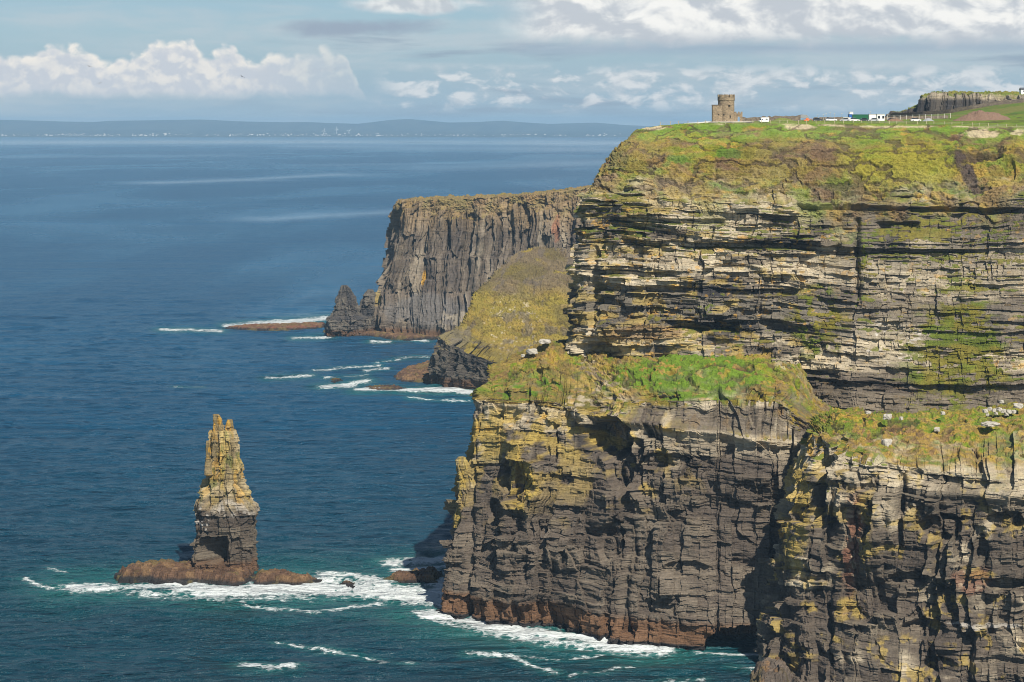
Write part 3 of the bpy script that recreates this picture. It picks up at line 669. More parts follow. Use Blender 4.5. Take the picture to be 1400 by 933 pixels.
def field(name, cols, useg, vseg, paint, seed):
    X, us, ts = lattice(cols, useg, vseg)
    x, y = X[..., 0], X[..., 1]
    X[..., 2] += (fbm(x/14, y/14, 3, seed)-.5)*.7
    px, py = proj(x, y, X[..., 2])
    c = np.zeros(X.shape)+np.array((.105, .165, .025))
    c = mixc(c, np.array((.17, .17, .045)), sst(.45, .65, fbm(x/12, y/20, 4, seed+1)))
    c = paint(c, px, py, x, y)
    o = grid_mesh(name, X, ROCK, np.concatenate([c, np.full(x.shape+(1,), 1.0)], 2)); return tag(o, kind='structure')
def pf(c, px, py, x, y):
    c = mixc(c, np.array((.16, .11, .06)), .6*sst(1320, 1220, px)*sst(.45, .6, fbm(x/7, y/9, 3, 5)))
    return mixc(c, np.array((.06, .11, .02)), .7*sst(1.1, .7, ell(px, py, 1388, 158, 14, 3.5)))
field('grass_field', [
 [PZ(1020, 1050, 193.5), P(1020, 166.8, 1120), PZ(1020, 1300, 190)],
 [PZ(1110, 1050, 195.0), P(1110, 165.2, 1120), PZ(1110, 1300, 193)],
 [PZ(1200, 1040, 195.6), P(1200, 163.5, 1120), P(1200, 163.0, 1300)],
 [PZ(1260, 1040, 196.0), P(1262, 160.2, 1120), P(1262, 157.5, 1292)],
 [PZ(1300, 1040, 196.5), P(1305, 156, 1120), P(1305, 152.5, 1290)],
 [PZ(1350, 1030, 197.5), P(1352, 150, 1120), P(1350, 145.0, 1290)],
 [PZ(1400, 1030, 199.0), P(1402, 143, 1120), P(1400, 137.5, 1292)],
 [PZ(1560, 1020, 201.0), P(1560, 139, 1120), P(1560, 134, 1292)]], ns(20, 30, 30, 30, 30, 30, 30), ns(30, 50), pf, 77)

# ------------------------------------------------------------------ free-standing rock towers
def rock_tower(name, prof, d, seed, label, cat, paint, carve=None, depth=0.8, nu=420, step=0.3, amp=1.0, group=None):
    prof = sorted(prof, key=lambda t: -t[0])
    pys = np.array([p[0] for p in prof]); L = np.array([p[1] for p in prof]); Rr = np.array([p[2] for p in prof])
    n = int((pys[0]-pys[-1])*d/F/step); py = np.linspace(pys[0], pys[-1], n)
    l = np.interp(-py, -pys, L); r = np.interp(-py, -pys, Rr)
    ang = np.linspace(0, 2*math.pi, nu, endpoint=False)[None, :]
    cxp = ((l+r)/2)[:, None]; rad = ((r-l)/2*d/F)[:, None]
    cs, sn = np.cos(ang), np.sin(ang)
    k = (np.abs(cs)**3.0+np.abs(sn)**3.0)**(-1/3.0)
    x0 = (cxp-CX)*d/F; z = (H0+(Y0-py)*d/F)[:, None]+0*ang
    X = np.stack([x0+rad*k*cs, d+rad*k*sn*depth, z], -1)
    a = ang*rad.mean()*1.1+0*z; h = z
    ca, sa = cs*rad.max()*1.2, sn*rad.max()*1.2
    l2, c2, e2, f2 = blocks(h, a, 2.4, 6, seed); l3, c3, e3, f3 = blocks(h, a, .9, 2.4, seed+1)
    fo, fe = facets(a, h, 4.5, 13, seed+2, 1.4); fo2, fe2 = facets(a, h, 2.0, 4.5, seed+3, 1.2)
    D = (fo*2.4+fo2*1.1+(hsh(l2, 1, seed)-.5)*.8+(hsh(l2, c2, seed)-.5)*.9+(hsh(l3, c3, seed)-.5)*.5+(hsh(l3, 1, seed)-.5)*.4)*amp
    D -= .6*(fe < .06)*amp
    D = D*(.5+.5*sst(.3, .6, rad/rad.max()))
    nrm = np.stack([cs+0*z, sn+0*z, 0*z], -1)
    px, pyy = proj(X[..., 0], X[..., 1], X[..., 2])
    front = sn+0*z < 0
    if carve is not None: D = D+carve(px, pyy, front, a, h)
    D = D*np.clip(rad/3.0, .25, 1)
    X = X+nrm*D[..., None]
    # close the top
    top = X[-1:].mean(1, keepdims=True)+0*X[-1:]; X = np.concatenate([X, top], 0)
    ext = lambda q: np.concatenate([q, q[-1:]], 0)
    tone = np.clip((.35*hsh(l2, 1, seed)+.3*(fo+.5)+.35*fbm(a/7, h/9, 4, seed)-.5)*1.9+.5, 0, 1)
    c = np.zeros(tone.shape+(3,))+C_DARK*1.2; c = mixc(c, C_MID, sst(.15, .5, tone)); c = mixc(c, C_PALE, sst(.6, .95, tone))
    v = 0*tone
    e = dict(px=px, py=pyy, a=a, h=h, c=c, v=v, z=X[:-1, :, 2]); paint(e)
    rgba = np.concatenate([np.clip(e['c'], .01, .7), e['v'][..., None]], 2); rgba = ext(rgba)
    org = ((prof[0][1]+prof[0][2])/2-CX)*d/F, d, X[0, 0, 2]
    o = grid_mesh(name, X, ROCK, rgba, wrap=True, origin=org)
    return tag(o, label, cat, group)
def paint_stack(e):
    px, py, a, h = e['px'], e['py'], e['a'], e['h']
    up = sst(705, 670, py+14*(fbm(a/5, h/5, 3, 121)-.5)*2)
    e['c'] = mixc(e['c'], C_SLATE*.75, .85*(1-up)); e['c'] = mixc(e['c'], np.array((.29, .22, .085)), .5*up)
    e['c'] = mixc(e['c'], C_YEL*.9, .5*up*sst(.5, .62, fbm(a/4, h/8, 4, 129))); e['c'] = mixc(e['c'], C_OCH*.85, .42*up*sst(.58, .68, fbm(a/3.5, h/6, 4, 122)+.12*sst(600, 575, py)))
    e['c'] = mixc(e['c'], np.array((.11, .13, .03)), .6*up*sst(.6, .7, fbm(a/3, h/5, 4, 123)))
    gu = sst(1.1, .7, ell(px, py, 320, 697, 30, 13)+.6*(fbm(a/4, h/3, 3, 124)-.5)); e['c'] = mixc(e['c'], C_WHITE, .35*gu*sst(.4, .55, fbm(a/2, h/3, 3, 125)))
    gl = sst(1.1, .6, ell(px, py, 276, 712, 10, 22)+.8*(fbm(a/2, h/2, 3, 126)-.5)); e['c'] = mixc(e['c'], C_WHITE*1.1, .8*gl*sst(.58, .64, fbm(a/1.5, h/.9, 3, 127)))
    e['c'] = mixc(e['c'], C_BROWN, sst(8, 5, e['z'])*.7)
def carve_stack(px, py, front, a, h):
    n = (fbm(a/3, h/3, 3, 128)-.5)*.4
    D = -15*sst(1.0, .85, np.maximum(np.abs(px-292)/21, np.abs(py-752)/(20))+n)*front
    D = D-2.5*sst(1., .6, ell(px, py, 283, 660, 5, 40)+n)*front+1.2*sst(1, .6, ell(px, py, 346, 695, 6, 14))
    D = D+(np.where(py < 600, 1, 0)*(-1.0)*sst(1, .6, np.abs(px-303.5)/2.5)*sst(598, 580, py)*2.0)
    return D
STK = rock_tower('sea_stack', [(795, 266, 352), (775, 268, 351), (765, 269, 350), (740, 270, 347), (725, 270, 346), (710, 269, 347), (699, 269, 347), (688, 271, 342),
     (676, 276, 338), (661, 281, 331), (640, 285, 329), (625, 288, 327), (612, 289, 326), (600, 289, 324), (592, 289.5, 322.5), (588, 290, 321)],
     886, 131, 'tall slender sea stack of layered rock crusted with yellow lichen rising from the brown reef', 'sea stack', paint_stack, carve_stack, .8, 460, .22)
def paint_pin(e):
    e['c'] = mixc(e['c'], C_YEL*.8, .45+.4*sst(.4, .6, fbm(e['a']/2, e['h']/3, 3, 5))); 
def paint_pin2(e):
    e['c'] = mixc(e['c'], np.array((.30, .22, .08)), .5+0*e['px']); e['c'] = mixc(e['c'], C_OCH*.9, .7*sst(.54, .64, fbm(e['a']/2, e['h']/3, 3, 5)))
rock_tower('rock_pinnacle', [(720, 618, 650), (690, 626, 652), (672, 627, 650), (655, 627, 648), (640, 625, 640), (630, 624, 637), (625, 627, 636)], 823, 141,
     'stubby yellow lichened pinnacle leaning off the left edge of the big headland', 'rock pinnacle', paint_pin, None, .9, 160, .25, .7)
rock_tower('rock_pinnacle', [(680, 644, 664), (640, 648, 660), (610, 649, 658), (595, 650, 656), (587, 652, 655)], 826, 143,
     'thin tall yellow rock blade against the left edge of the big headland', 'rock pinnacle', paint_pin, None, .9, 140, .25, .6)
def part_of(o, root):
    for k in ('label', 'category', 'group'):
        if k in o: del o[k]
    M0 = o.location-root.location; o.parent = root; o.location = M0; o.name = 'pinnacle'
for prof, dd, sd_ in (([(650, 279, 291), (625, 280.5, 288), (610, 281, 287), (603, 282, 286)], 880, 144), ([(610, 308, 325), (595, 308.5, 323), (585, 309.5, 321), (578, 310, 319.5), (574, 311, 318)], 885, 147),
                        ([(610, 289.5, 307), (595, 289.5, 306), (582, 290, 305.5), (573, 290.5, 303), (567, 291, 299)], 885, 149)):
    part_of(rock_tower('pinnacle', prof, dd, sd_, 'x', 'x', paint_pin2, None, .9, 140, .25, .5), STK)
def paint_dark(e): e['c'] = mixc(e['c'], C_DARK*1.35, .8+0*e['px']); e['c'] = mixc(e['c'], C_BROWN*.8, sst(7, 4, e['z'])*.8)
rock_tower('small_sea_stack', [(458, 447, 504), (450, 448, 503), (434, 450, 502), (431, 457, 492), (428, 458, 489), (415, 460, 487), (406, 461, 485), (400, 464, 481), (394, 466, 477), (390, 468, 473)], 1880, 151,
     'dark blunt-topped rock stack off the tip of the far promontory', 'sea stack', paint_dark, None, .9, 240, .5, 1.5)
rock_tower('small_sea_stack', [(458, 490, 512), (430, 492, 511), (412, 495, 510), (402, 499, 510), (396, 503, 509)], 1890, 152,
     'narrow dark rock stack touching the foot of the far promontory', 'sea stack', paint_dark, None, .9, 160, .5, 1.2)

# ------------------------------------------------------------------ low reefs and boulders of the shore
def reef(name, pts, hgt, seed, label, cat='reef', tintc=np.array((.098, .058, .036)), rough=1.0, group=None, step=None):
    """pts: outline on the water, photo pixels; flat-topped ragged rock"""
    poly = np.array([((px-CX)*sea_d(py)/F, sea_d(py)) for px, py in pts])
    x0, y0 = poly.min(0)-4; x1, y1 = poly.max(0)+4
    st = step or max(.35, (x1-x0)/420)
    gx = np.arange(x0, x1+st, st); gy = np.arange(y0, y1+st, st*1.1)
    Xg, Yg = np.meshgrid(gx, gy)
    inside = np.zeros(Xg.shape, bool); dist = np.full(Xg.shape, 1e9)
    n = len(poly)
    for i in range(n):
        ax, ay = poly[i]; bx, by = poly[(i+1) % n]
        c = ((ay > Yg) != (by > Yg)) & (Xg < (bx-ax)*(Yg-ay)/((by-ay) if by != ay else 1e-9)+ax); inside ^= c
        t = np.clip(((Xg-ax)*(bx-ax)+(Yg-ay)*(by-ay))/((bx-ax)**2+(by-ay)**2), 0, 1)
        dist = np.minimum(dist, np.hypot(Xg-ax-t*(bx-ax), Yg-ay-t*(by-ay)))
    sd = np.where(inside, dist, -dist)+(fbm(Xg/2.2, Yg/2.8, 3, seed+9)-.5)*2.6*rough+(fbm(Xg/9, Yg/12, 4, seed)-.5)*5*rough
    tl, tc, _, _ = blocks(Yg*1.0, Xg, 5, 7, seed+1); t2, u2, eg, fg = blocks(Yg+Xg*.3, Xg-Yg*.2, 2.6, 2.2, seed+4)
    z = -2.5+(hgt+2.5)*(.55*sst(-.8, 1.0, sd)+.45*sst(1.5, 5.0, sd+2*(fbm(Xg/3, Yg/4, 3, seed+8)-.5)))
    z = z+sst(0, 3, sd)*((fbm(Xg/6, Yg/9, 4, seed+2)-.5)*hgt*.45+(hsh(tl, tc, seed)-.5)*hgt*.3+(hsh(t2, u2, seed)-.5)*.7-.5*(fg < .2)+(fbm(Xg/1.6, Yg/2.2, 3, seed+3)-.5)*.8)
    X = np.stack([Xg, Yg, z], -1)
    c = np.zeros(X.shape)+np.asarray(tintc); c = mixc(c, np.array((.15, .092, .048)), sst(.45, .6, fbm(Xg/4, Yg/6, 4, seed+5))); c = mixc(c, C_DARK*.7, sst(2.2, .9, z)); c = c*(.7+.6*hsh(t2, u2, seed+6))[..., None]
    c = mixc(c, np.array((.12, .095, .035)), sst(.55, .65, fbm(Xg/9, Yg/9, 3, seed+6))*.6)
    org = (float(poly[:, 0].mean()), float(poly[:, 1].mean()), 0.0)
    o = grid_mesh(name, X, ROCK, np.concatenate([np.clip(c, .01, .6), np.full(z.shape+(1,), .0)], 2), origin=org)
    return tag(o, label, cat, group)
reef('rock_reef', [(153, 787), (165, 781), (200, 777), (262, 775), (300, 773), (352, 774), (356, 784), (345, 797), (322, 805), (298, 801), (262, 797), (225, 798), (190, 794), (165, 794)], 3.9, 161,
     'broad flat brown reef that carries the tall sea stack')
reef('rock_reef', [(336, 792), (350, 786), (385, 787), (412, 791), (440, 795), (430, 799), (400, 803), (375, 800), (350, 802)], 3.6, 162, 'lower brown reef running right from the foot of the tall sea stack')
reef('rock_reef', [(520, 792), (548, 788), (580, 784), (606, 783), (606, 802), (580, 800), (548, 802), (522, 800)], 3.2, 163, 'wet dark reef half under foam beside the big headland')
reef('rock_reef', [(462, 799), (482, 797), (500, 801), (484, 806), (466, 804)], 1.5, 164, 'small dark rock awash between the sea stack and the headland', 'rock')
reef('rock_reef', [(196, 807), (212, 803), (226, 806), (214, 810)], 1.2, 165, 'small dark rock awash in the foam in front of the stack reef', 'rock')
reef('rock_reef', [(300, 449), (340, 446), (400, 444), (447, 443), (447, 449), (400, 452), (345, 452)], 2.2, 171, 'long low reef reaching left from the small far sea stacks', tintc=C_RUST*.6, step=1.0)
reef('rock_reef', [(440, 452), (470, 449), (520, 451), (580, 455), (605, 462), (560, 466), (500, 461), (450, 459)], 3.0, 172, 'brown rock shelf at the foot of the far promontory', step=1.0)
reef('rock_reef', [(538, 516), (556, 506), (580, 500), (600, 502), (600, 524), (570, 524), (545, 523)], 4.0, 173, 'brown boulder reef beside the dark cliff of the grassy mound', step=.8)
reef('rock_reef', [(495, 531), (515, 527), (545, 528), (560, 533), (530, 536), (500, 535)], 1.6, 174, 'thin brown reef awash in front of the grassy mound', step=.8)
reef('rock_reef', [(446, 519), (460, 517), (472, 520), (458, 523)], 1.5, 175, 'tiny dark rock breaking the surface in the bay, leftmost of the bay rocks', 'rock', step=.6)
reef('rock_reef', [(1024, 935), (1034, 918), (1048, 910), (1075, 910), (1090, 920), (1085, 945), (1050, 955), (1028, 950)], 6.0, 176, 'grey rock outcrop at the foot of the near spur', tintc=C_SLATE*1.2)

# ------------------------------------------------------------------ sea
def build_sea():
    pyl = np.concatenate([[40000, 6000, 2600, 1500, 1200, 1080], np.arange(1000, 560, -.8), np.arange(560, 260, -1.0), np.arange(260, 185.6, -.8), [185.6]])
    pxl = np.concatenate([[-9000, -4000, -2000, -1000, -500, -250], np.arange(-120, 1130, 1.3), [1180, 1300, 1500, 1900, 3000, 5000, 9500]])
    PX, PY = np.meshgrid(pxl, pyl)
    D = sea_d(PY); x = (PX-CX)*D/F; y = D
    foam = np.zeros(x.shape); sh = np.zeros(x.shape); slick = np.zeros(x.shape)
    def line(pts, wpx, s, wide=2.8, shs=1.0):
        nonlocal foam, sh
        dmin = np.full(x.shape, 1e9)
        for (ax, ay), (bx, by) in zip(pts[:-1], pts[1:]):
            ax_, bx_ = ax/3.0, bx/3.0                                   # foreshortening: widths run longer along x
            t = np.clip(((PX/3.0-ax_)*(bx_-ax_)+(PY-ay)*(by-ay))/((bx_-ax_)**2+(by-ay)**2+1e-9), 0, 1)
            dmin = np.minimum(dmin, np.hypot(PX/3.0-ax_-t*(bx_-ax_), PY-ay-t*(by-ay)))
        foam = np.maximum(foam, s*np.exp(-(dmin/(wpx*.95))**2)); sh = np.maximum(sh, shs*s*np.exp(-(dmin/(wpx*wide))**2))
    line([(105, 804), (160, 802), (215, 801), (290, 811), (340, 809), (400, 802)], 9, 1.15)
    line([(180, 812), (260, 818), (330, 820), (420, 816)], 6, .62)
    line([(230, 797), (270, 801), (300, 806)], 5, 1.1)
    line([(380, 806), (440, 803), (500, 807), (560, 813), (602, 822)], 12, 1.15)
    line([(445, 789), (480, 789), (520, 796)], 5, .9)
    line([(535, 770), (575, 767), (612, 765)], 5, 1.0)
    line([(540, 781), (575, 779), (606, 776)], 3, .9)
    line([(586, 841), (640, 850), (700, 860), (760, 869), (800, 871), (840, 878), (900, 888)], 8, 1.25, 3.0)
    line([(600, 848), (680, 866), (760, 878), (850, 884)], 7, .7, 2)
    line([(820, 880), (870, 892)], 6, .7, 3.5)
    line([(600, 812), (612, 800)], 8, 1.0)
    line([(330, 827), (400, 832), (430, 838), (470, 831), (520, 826)], 3.0, .85, 2)
    line([(335, 911), (370, 916), (395, 914)], 4.5, .85, 2)
    line([(35, 790), (48, 798), (70, 801)], 2.5, .8, 2); line([(68, 778), (88, 782)], 2, .6, 2)
    line([(380, 878), (430, 888), (490, 897), (560, 908)], 2.2, .62, 2)
    line([(640, 893), (700, 896), (720, 905), (760, 922)], 2.6, .75, 2)
    line([(700, 896), (760, 900), (850, 893)], 2.2, .6, 2); line([(780, 925), (850, 915), (880, 912)], 2.2, .6, 2); line([(900, 932), (960, 930)], 2.6, .6, 2)
    line([(955, 893), (1000, 896), (1045, 897)], 3.2, 1.0, 2)
    line([(1000, 912), (1030, 918)], 2, .6)
    line([(222, 452), (260, 451), (300, 453)], 2.2, .95, 2); line([(310, 445), (360, 441), (445, 437)], 2.4, .95, 2); line([(380, 441), (447, 436)], 3.5, 1.0, 2)
    line([(402, 462), (450, 460)], 2.0, .95, 2); line([(508, 467), (532, 467)], 1.8, .9, 2); line([(540, 463), (582, 466)], 1.8, 1.0, 2); line([(515, 496), (550, 490), (590, 488)], 1.2, .7, 2)
    line([(366, 517), (425, 514)], 2.0, .95, 2); line([(440, 528), (475, 526), (500, 522)], 3.0, 1.0, 2); line([(430, 507), (520, 500)], 1.4, .7, 2); line([(500, 508), (530, 505)], 1.5, .8, 2)
    line([(490, 534), (560, 534), (620, 533), (662, 538)], 2.6, 1.2, 2.5); line([(445, 517), (500, 514)], 1.6, .8, 2)
    line([(560, 545), (640, 548)], 1.6, .7, 2); line([(240, 529), (275, 530)], 1.2, .7, 2)
    for pts, wd, s in (([(220, 250), (330, 246), (450, 239)], 2.5, .8), ([(370, 299), (450, 294), (545, 289)], 4.5, .8), ([(0, 195), (420, 194), (860, 196)], 4.5, 1.0), ([(0, 215), (300, 213)], 2, .4),
                       ([(400, 430), (450, 425), (500, 418)], 9, .6), ([(430, 200), (600, 203), (860, 205)], 4, .6), ([(380, 420), (430, 400)], 9, .3), ([(450, 226), (700, 222)], 2, .4), ([(0, 540), (120, 545)], 4, .4), ([(600, 230), (820, 222)], 5, .5)):
        for (ax, ay), (bx, by) in zip(pts[:-1], pts[1:]):
            t = np.clip((PX-ax)/(bx-ax), 0, 1); dv = np.abs(PY-(ay+t*(by-ay))); du = np.maximum(np.maximum(ax-PX, PX-bx), 0)
            slick = np.maximum(slick, s*np.exp(-(dv/wd)**2-(du/60)**2))
    near = sst(350, 900, PY); foam = foam*(.62+.75*fbm(x/26, y/34, 3, 9))
    fade = sst(330, 470, PY); wrp = 9*fbm(x/60, y/40, 2, 8)
    z = 2.8*(fbm(x/46, (y+wrp)/15, 2, 3)-.5)*fade+2.3*(fbm(x/13+3*fbm(x/40, y/30, 2, 4), (y+wrp)/5.2, 3, 6)-.5)*fade+.5*np.clip(foam, 0, 1)*(fbm(x/6, y/8, 3, 5)-.2)
    m, b = new_mat('sea_water'); p = n_geo()
    fo = n_attr('foam'); sl = n_attr('slick'); shn = n_attr('shallow')
    w1 = n_noise(n_map(p, (.035, .10, .1)), 1.0, 5, .62, .3)
    w2 = n_noise(n_map(p, (.10, .30, .3)), 1.0, 5, .68, .4)
    w3 = n_noise(n_map(p, (.006, .02, .02)), 1.0, 4, .6, .2)
    big = n_noise(n_map(p, (.0016, .0007, .01)), 1.0, 5, .6, .6)
    deep = n_mix(n_ss(.4, .7, big), (.003, .060, .138), (.008, .092, .188))
    deep = n_mix(n_attr('near'), deep, (.0015, .036, .056))
    deep = n_mix(N.m('MULTIPLY', shn, .8, clamp=True), deep, (.012, .115, .105))
    fn = n_noise(n_map(p, (.16, .20, .1)), 1.0, 8, .72, 1.2)
    fn2 = n_noise(n_map(p, (.5, .8, .4)), 1.0, 5, .7, .5)
    lace = n_vor(n_xyz_add(n_map(p, (.24, .17, .1)), fn), 1.0, 'DISTANCE_TO_EDGE')
    fmask = n_ss(.0, .8, fo*1.45+(fn-.5)*3.0+(fn2-.5)*2.0-lace*1.7-.30)
    caps = n_ss(.745, .80, n_noise(n_map(p, (.05, .16, .1), (40, 9, 0)), 1.0, 5, .62))*n_attr('near')*.5
    ff = N.m('MAXIMUM', fmask*n_ss(.02, .30, fo), caps, clamp=True)
    put(b, 'Base Color', n_mix(ff*.9, deep, (.66, .70, .70)))
    put(b, 'Roughness', N.m('ADD', .30-n_ss(.45, .7, big)*.06-sl*.22, ff*.6, clamp=True))
    b.inputs['IOR'].default_value = 1.33
    b.inputs['Specular IOR Level'].default_value = .40
    wind = n_ss(.50, .68, n_noise(n_map(p, (.0007, .0055, .01), (3, 5, 0)), 1.0, 6, .6, .5))
    sl = N.m('MAXIMUM', sl, wind*.42)
    bump = n_bump((w1*4.5+w2*1.5+w3*6.0)*N.m('SUBTRACT', 1.0, sl, clamp=True), 1.0, 2.2)
    put(b, 'Normal', bump)
    o = grid_mesh('sea_water', np.stack([x, y, z], -1), m, attrs=dict(foam=foam, shallow=np.clip(sh, 0, 1), slick=slick, near=near), smooth=True)
    tag(o, kind='structure')
build_sea()

# ------------------------------------------------------------------ far coast
def far_land():
    m, b = new_mat('far_land'); p = n_geo()
    n1 = n_noise(n_map(p, (.0035, .0006, .01)), 1.0, 5, .6)
    c = n_mix(n_ss(.4, .6, n1), (.018, .036, .048), (.045, .060, .062)); put(b, 'Base Color', c)
    def strip(name, prof, d0, d1, rise):
        px = np.arange(-600, 1500, 4.0); top = np.interp(px, [a for a, _ in prof], [t for _, t in prof])
        rows = []
        for k, (f, dd) in enumerate(rise):
            d = d0+(d1-d0)*dd; ztop = H0+(Y0-top)*d1/F
            z = -3+(ztop+3)*f+(fbm(px/25+k*3.1, px*0+k, 3, 5)-.5)*10*(0 < f < 1)
            rows.append(np.stack([(px-CX)*d/F, d+0*px, z], -1))
        X = np.stack(rows, 0)
        X = np.concatenate([X[:-1]+(X[1:]-X[:-1])*t for t in (0, .33, .66)]+[X[-1:]], 0) if False else X
        return tag(grid_mesh(name, X, m, smooth=True), kind='structure')
    strip('coastal_plain', [(-600, 178), (0, 178.5), (150, 177.5), (300, 179), (460, 178.5), (640, 179.5), (870, 180), (1500, 180)], 25900, 29500, [(0, -.03), (.18, 0), (.5, .4), (.8, .8), (1, 1), (.6, 1.2)])
    strip('far_hills', [(-600, 165), (0, 164), (50, 165.2), (90, 166.5), (130, 167), (150, 165.4), (200, 164.8), (275, 163.6), (330, 166.3), (380, 167.3), (420, 167), (450, 168.5), (490, 169.5), (515, 166.5), (540, 163.8), (560, 163),
                       (585, 165.2), (615, 167.8), (650, 167.2), (688, 165.2), (715, 167.5), (750, 169.6), (790, 168.6), (815, 168), (850, 170.8), (880, 172.5), (1500, 173)], 29400, 33000, [(0, -.01), (.3, .15), (.7, .55), (.93, .85), (1, 1), (.8, 1.15)])
far_land()
# small white houses along the shore: one mesh, linked copies
hb = MB().box(-9, 9, -5, 5, 0, 7).prism([(-5.4, 7), (5.4, 7), (0, 11.5)], 'x', -9.3, 9.3).box(6.2, 7.6, -.8, .8, 10, 13)
house0 = hb.build('shore_house', M['offwhite']); tag(house0, 'tiny white house on the low shore across the water', 'house', 'white houses along the far shore')
house_clusters = [(0, 60, 14), (60, 125, 34), (130, 165, 18), (180, 235, 34), (235, 300, 8), (310, 345, 16), (345, 440, 34), (440, 480, 14), (480, 620, 40), (620, 760, 28), (760, 850, 20)]
hp = []
for a0, a1, k in house_clusters:
    for _ in range(k): hp.append((random.uniform(a0, a1), random.triangular(0, 1, .25)))
for i, (px, t) in enumerate(hp):
    d = 25950+1500*t; z = -3+(H0-12*d/F+3)*(0.18+.32*t/1.44*1.0)
    z = 12+t*26
    o = house0 if i == 0 else house0.copy()
    if i: col.objects.link(o)
    o.location = ((px-CX)*d/F, d, z); o.rotation_euler.z = random.uniform(-.5, .5)
    s = random.uniform(.5, 1.0); o.scale = (s*random.uniform(.8, 1.3), s, s)
# wind turbines
def turbine(px, ytop, d, lab, ph, k):
    zg = 38.0; hub = H0+(Y0-ytop)*d/F-28
    e = empty('wind_turbine', ((px-CX)*d/F, d, zg))
    tag(e, lab, 'wind turbine', 'wind turbines on the far shore')
    hh = hub-zg
    MB().tube((0, 0, 0), (0, 0, hh), 3.6, 2.2, 12).build('mast', M['white'], e)
    MB().box(-2.5, 2.5, -5, 6, hh-2.3, hh+2.7).build('nacelle', M['white'], e)
    for j in range(3):
        a = ph+j*2*math.pi/3; dx, dz = math.sin(a), math.cos(a)
        q = MB(); n = 6
        sec = [(2, 1.6), (8, 3.2), (20, 2.2), (34, 1.0)]
        vs = []
        for r, wd in sec:
            for yy, ss in ((-6.6, -.5), (-6.6, .5), (-6.1, .5), (-6.1, -.5)):
                vs.append((dx*r+dz*ss*wd*1.6, yy, hh+dz*r-dx*ss*wd*1.6))
        fs = [tuple(i*4+(c if jj == 0 else (c+1) % 4) if False else v for v in (i*4+c, i*4+(c+1) % 4, (i+1)*4+(c+1) % 4, (i+1)*4+c)) for i in range(3) for c in range(4) for jj in (0,)]
        q.add(vs, fs+[(0, 1, 2, 3), (12, 13, 14, 15)]).build('blade', M['white'], e)
turbine(443, 176, 27200, 'leftmost of the three white wind turbines on the far shore', .2, 0)
turbine(460.5, 173.5, 27000, 'middle and tallest of the three white wind turbines on the far shore', 0.0, 1)
turbine(477, 176.5, 27300, 'rightmost of the three white wind turbines on the far shore', .9, 2)

# ------------------------------------------------------------------ the round tower
TD = 930.0
def T(px, py=166.0, d=TD): return ((px-CX)*d/F, d, H0+(Y0-py)*d/F)
tz = 194.6
tw = empty('stone_tower', (T(992.8)[0], TD, tz)); tag(tw, 'round battlemented stone tower with square side turret on the cliff top', 'tower')
hT = 12.9; r = 3.75
MB().ring([(r*1.04, 0), (r, 1.2), (r*.985, hT-2.9), (r*.985-.8, hT-2.9), (r-.8, 0)], 48).build('tower_wall', M['stone'], tw)
MB().ring([(r, hT-2.9), (r+.16, hT-2.6), (r+.16, hT-1.45), (r-.5, hT-1.45), (r-.5, hT-2.9)], 48).build('parapet', M['stone'], tw)
MB().ring([(r-.55, hT-2.6), (0.01, hT-2.6), (0.01, hT-2.4), (r-.55, hT-2.4)], 48).build('roof', M['stone_dark'], tw)
for k in range(9):
    a = 2*math.pi*k/9+.18
    MB().ring([(r-.5, hT-1.447), (r+.16, hT-1.447), (r+.16, hT-.05), (r-.5, hT-.05)], 6, a0=a, a1=a+.42).build('merlon', M['stone'], tw)
MB().tube((-.6, 0, hT-2.4), (-.6, 0, hT+.7), .07, .05, 6).build('flagpole', M['steel'], tw)
def front_window(px, py, w, hh):
    x = (px-992.8)*TD/F; y = -math.sqrt(max(r*r-x*x, 0)); z = (166.0-py)*TD/F+.3; an = math.atan2(x, -y)
    b = MB().box(-w/2, w/2, -.12, .3, 0, hh, 0)
    o = b.build('window_opening', M['opening'], tw, (x, y+.06, z), an)
    MB().box(-w/2-.2, w/2+.2, -.18, .2, hh, hh+.22).box(-w/2-.15, w/2+.15, -.2, .2, -.2, 0).build('lintel', M['stone'], o)
front_window(996, 145, .9, .75); front_window(997.2, 160, .55, 1.0); front_window(988.6, 157, .5, .8)
sx = (979.8-992.8)*TD/F
MB().box(sx-2.15, sx+2.15, -3.2, .8, 0, 7.9).build('square_turret', M['stone'], tw)
MB().box(sx-2.25, sx+2.25, -3.3, .9, 7.9, 8.2).build('turret_coping', M['stone_dark'], tw)
MB().box(sx+.35, sx+.85, -3.26, -3.0, 3.4, 4.0).box(sx-2.21, sx-2.0, -1.6, -1.2, 3.4, 4.6).build('turret_opening', M['opening'], tw)
# gate annexe with arched doorway
gx0 = (1004-992.8)*TD/F-.3; gx1 = (1014.6-992.8)*TD/F; ax0 = (1008-992.8)*TD/F; ax1 = (1011-992.8)*TD/F
g = MB().box(gx0, ax0, -1.6, -.9, 0, 4.3).box(ax1, gx1, -1.6, -.9, 0, 4.3)
arch = [(ax0, 4.3), (ax0, 2.2)]+[((ax0+ax1)/2-(ax1-ax0)/2*math.cos(math.pi*k/10), 2.2+(ax1-ax0)/2*1.3*math.sin(math.pi*k/10)) for k in range(1, 10)]+[(ax1, 2.2), (ax1, 4.3)]
g.prism(arch, 'y', -1.597, -.903).build('gate_wall', M['stone'], tw)
MB().box(ax0-.3, ax1+.3, -1.7, -1.603, 3.35, 3.6).build('gate_hood', M['stone'], tw)
for xm, wm in ((gx0+.55, 1.1), (gx0+2.15, .75), (gx1-.4, .8)):
    MB().box(xm-wm/2, xm+wm/2, -1.62, -.88, 4.303, 5.05).build('merlon', M['stone'], tw)

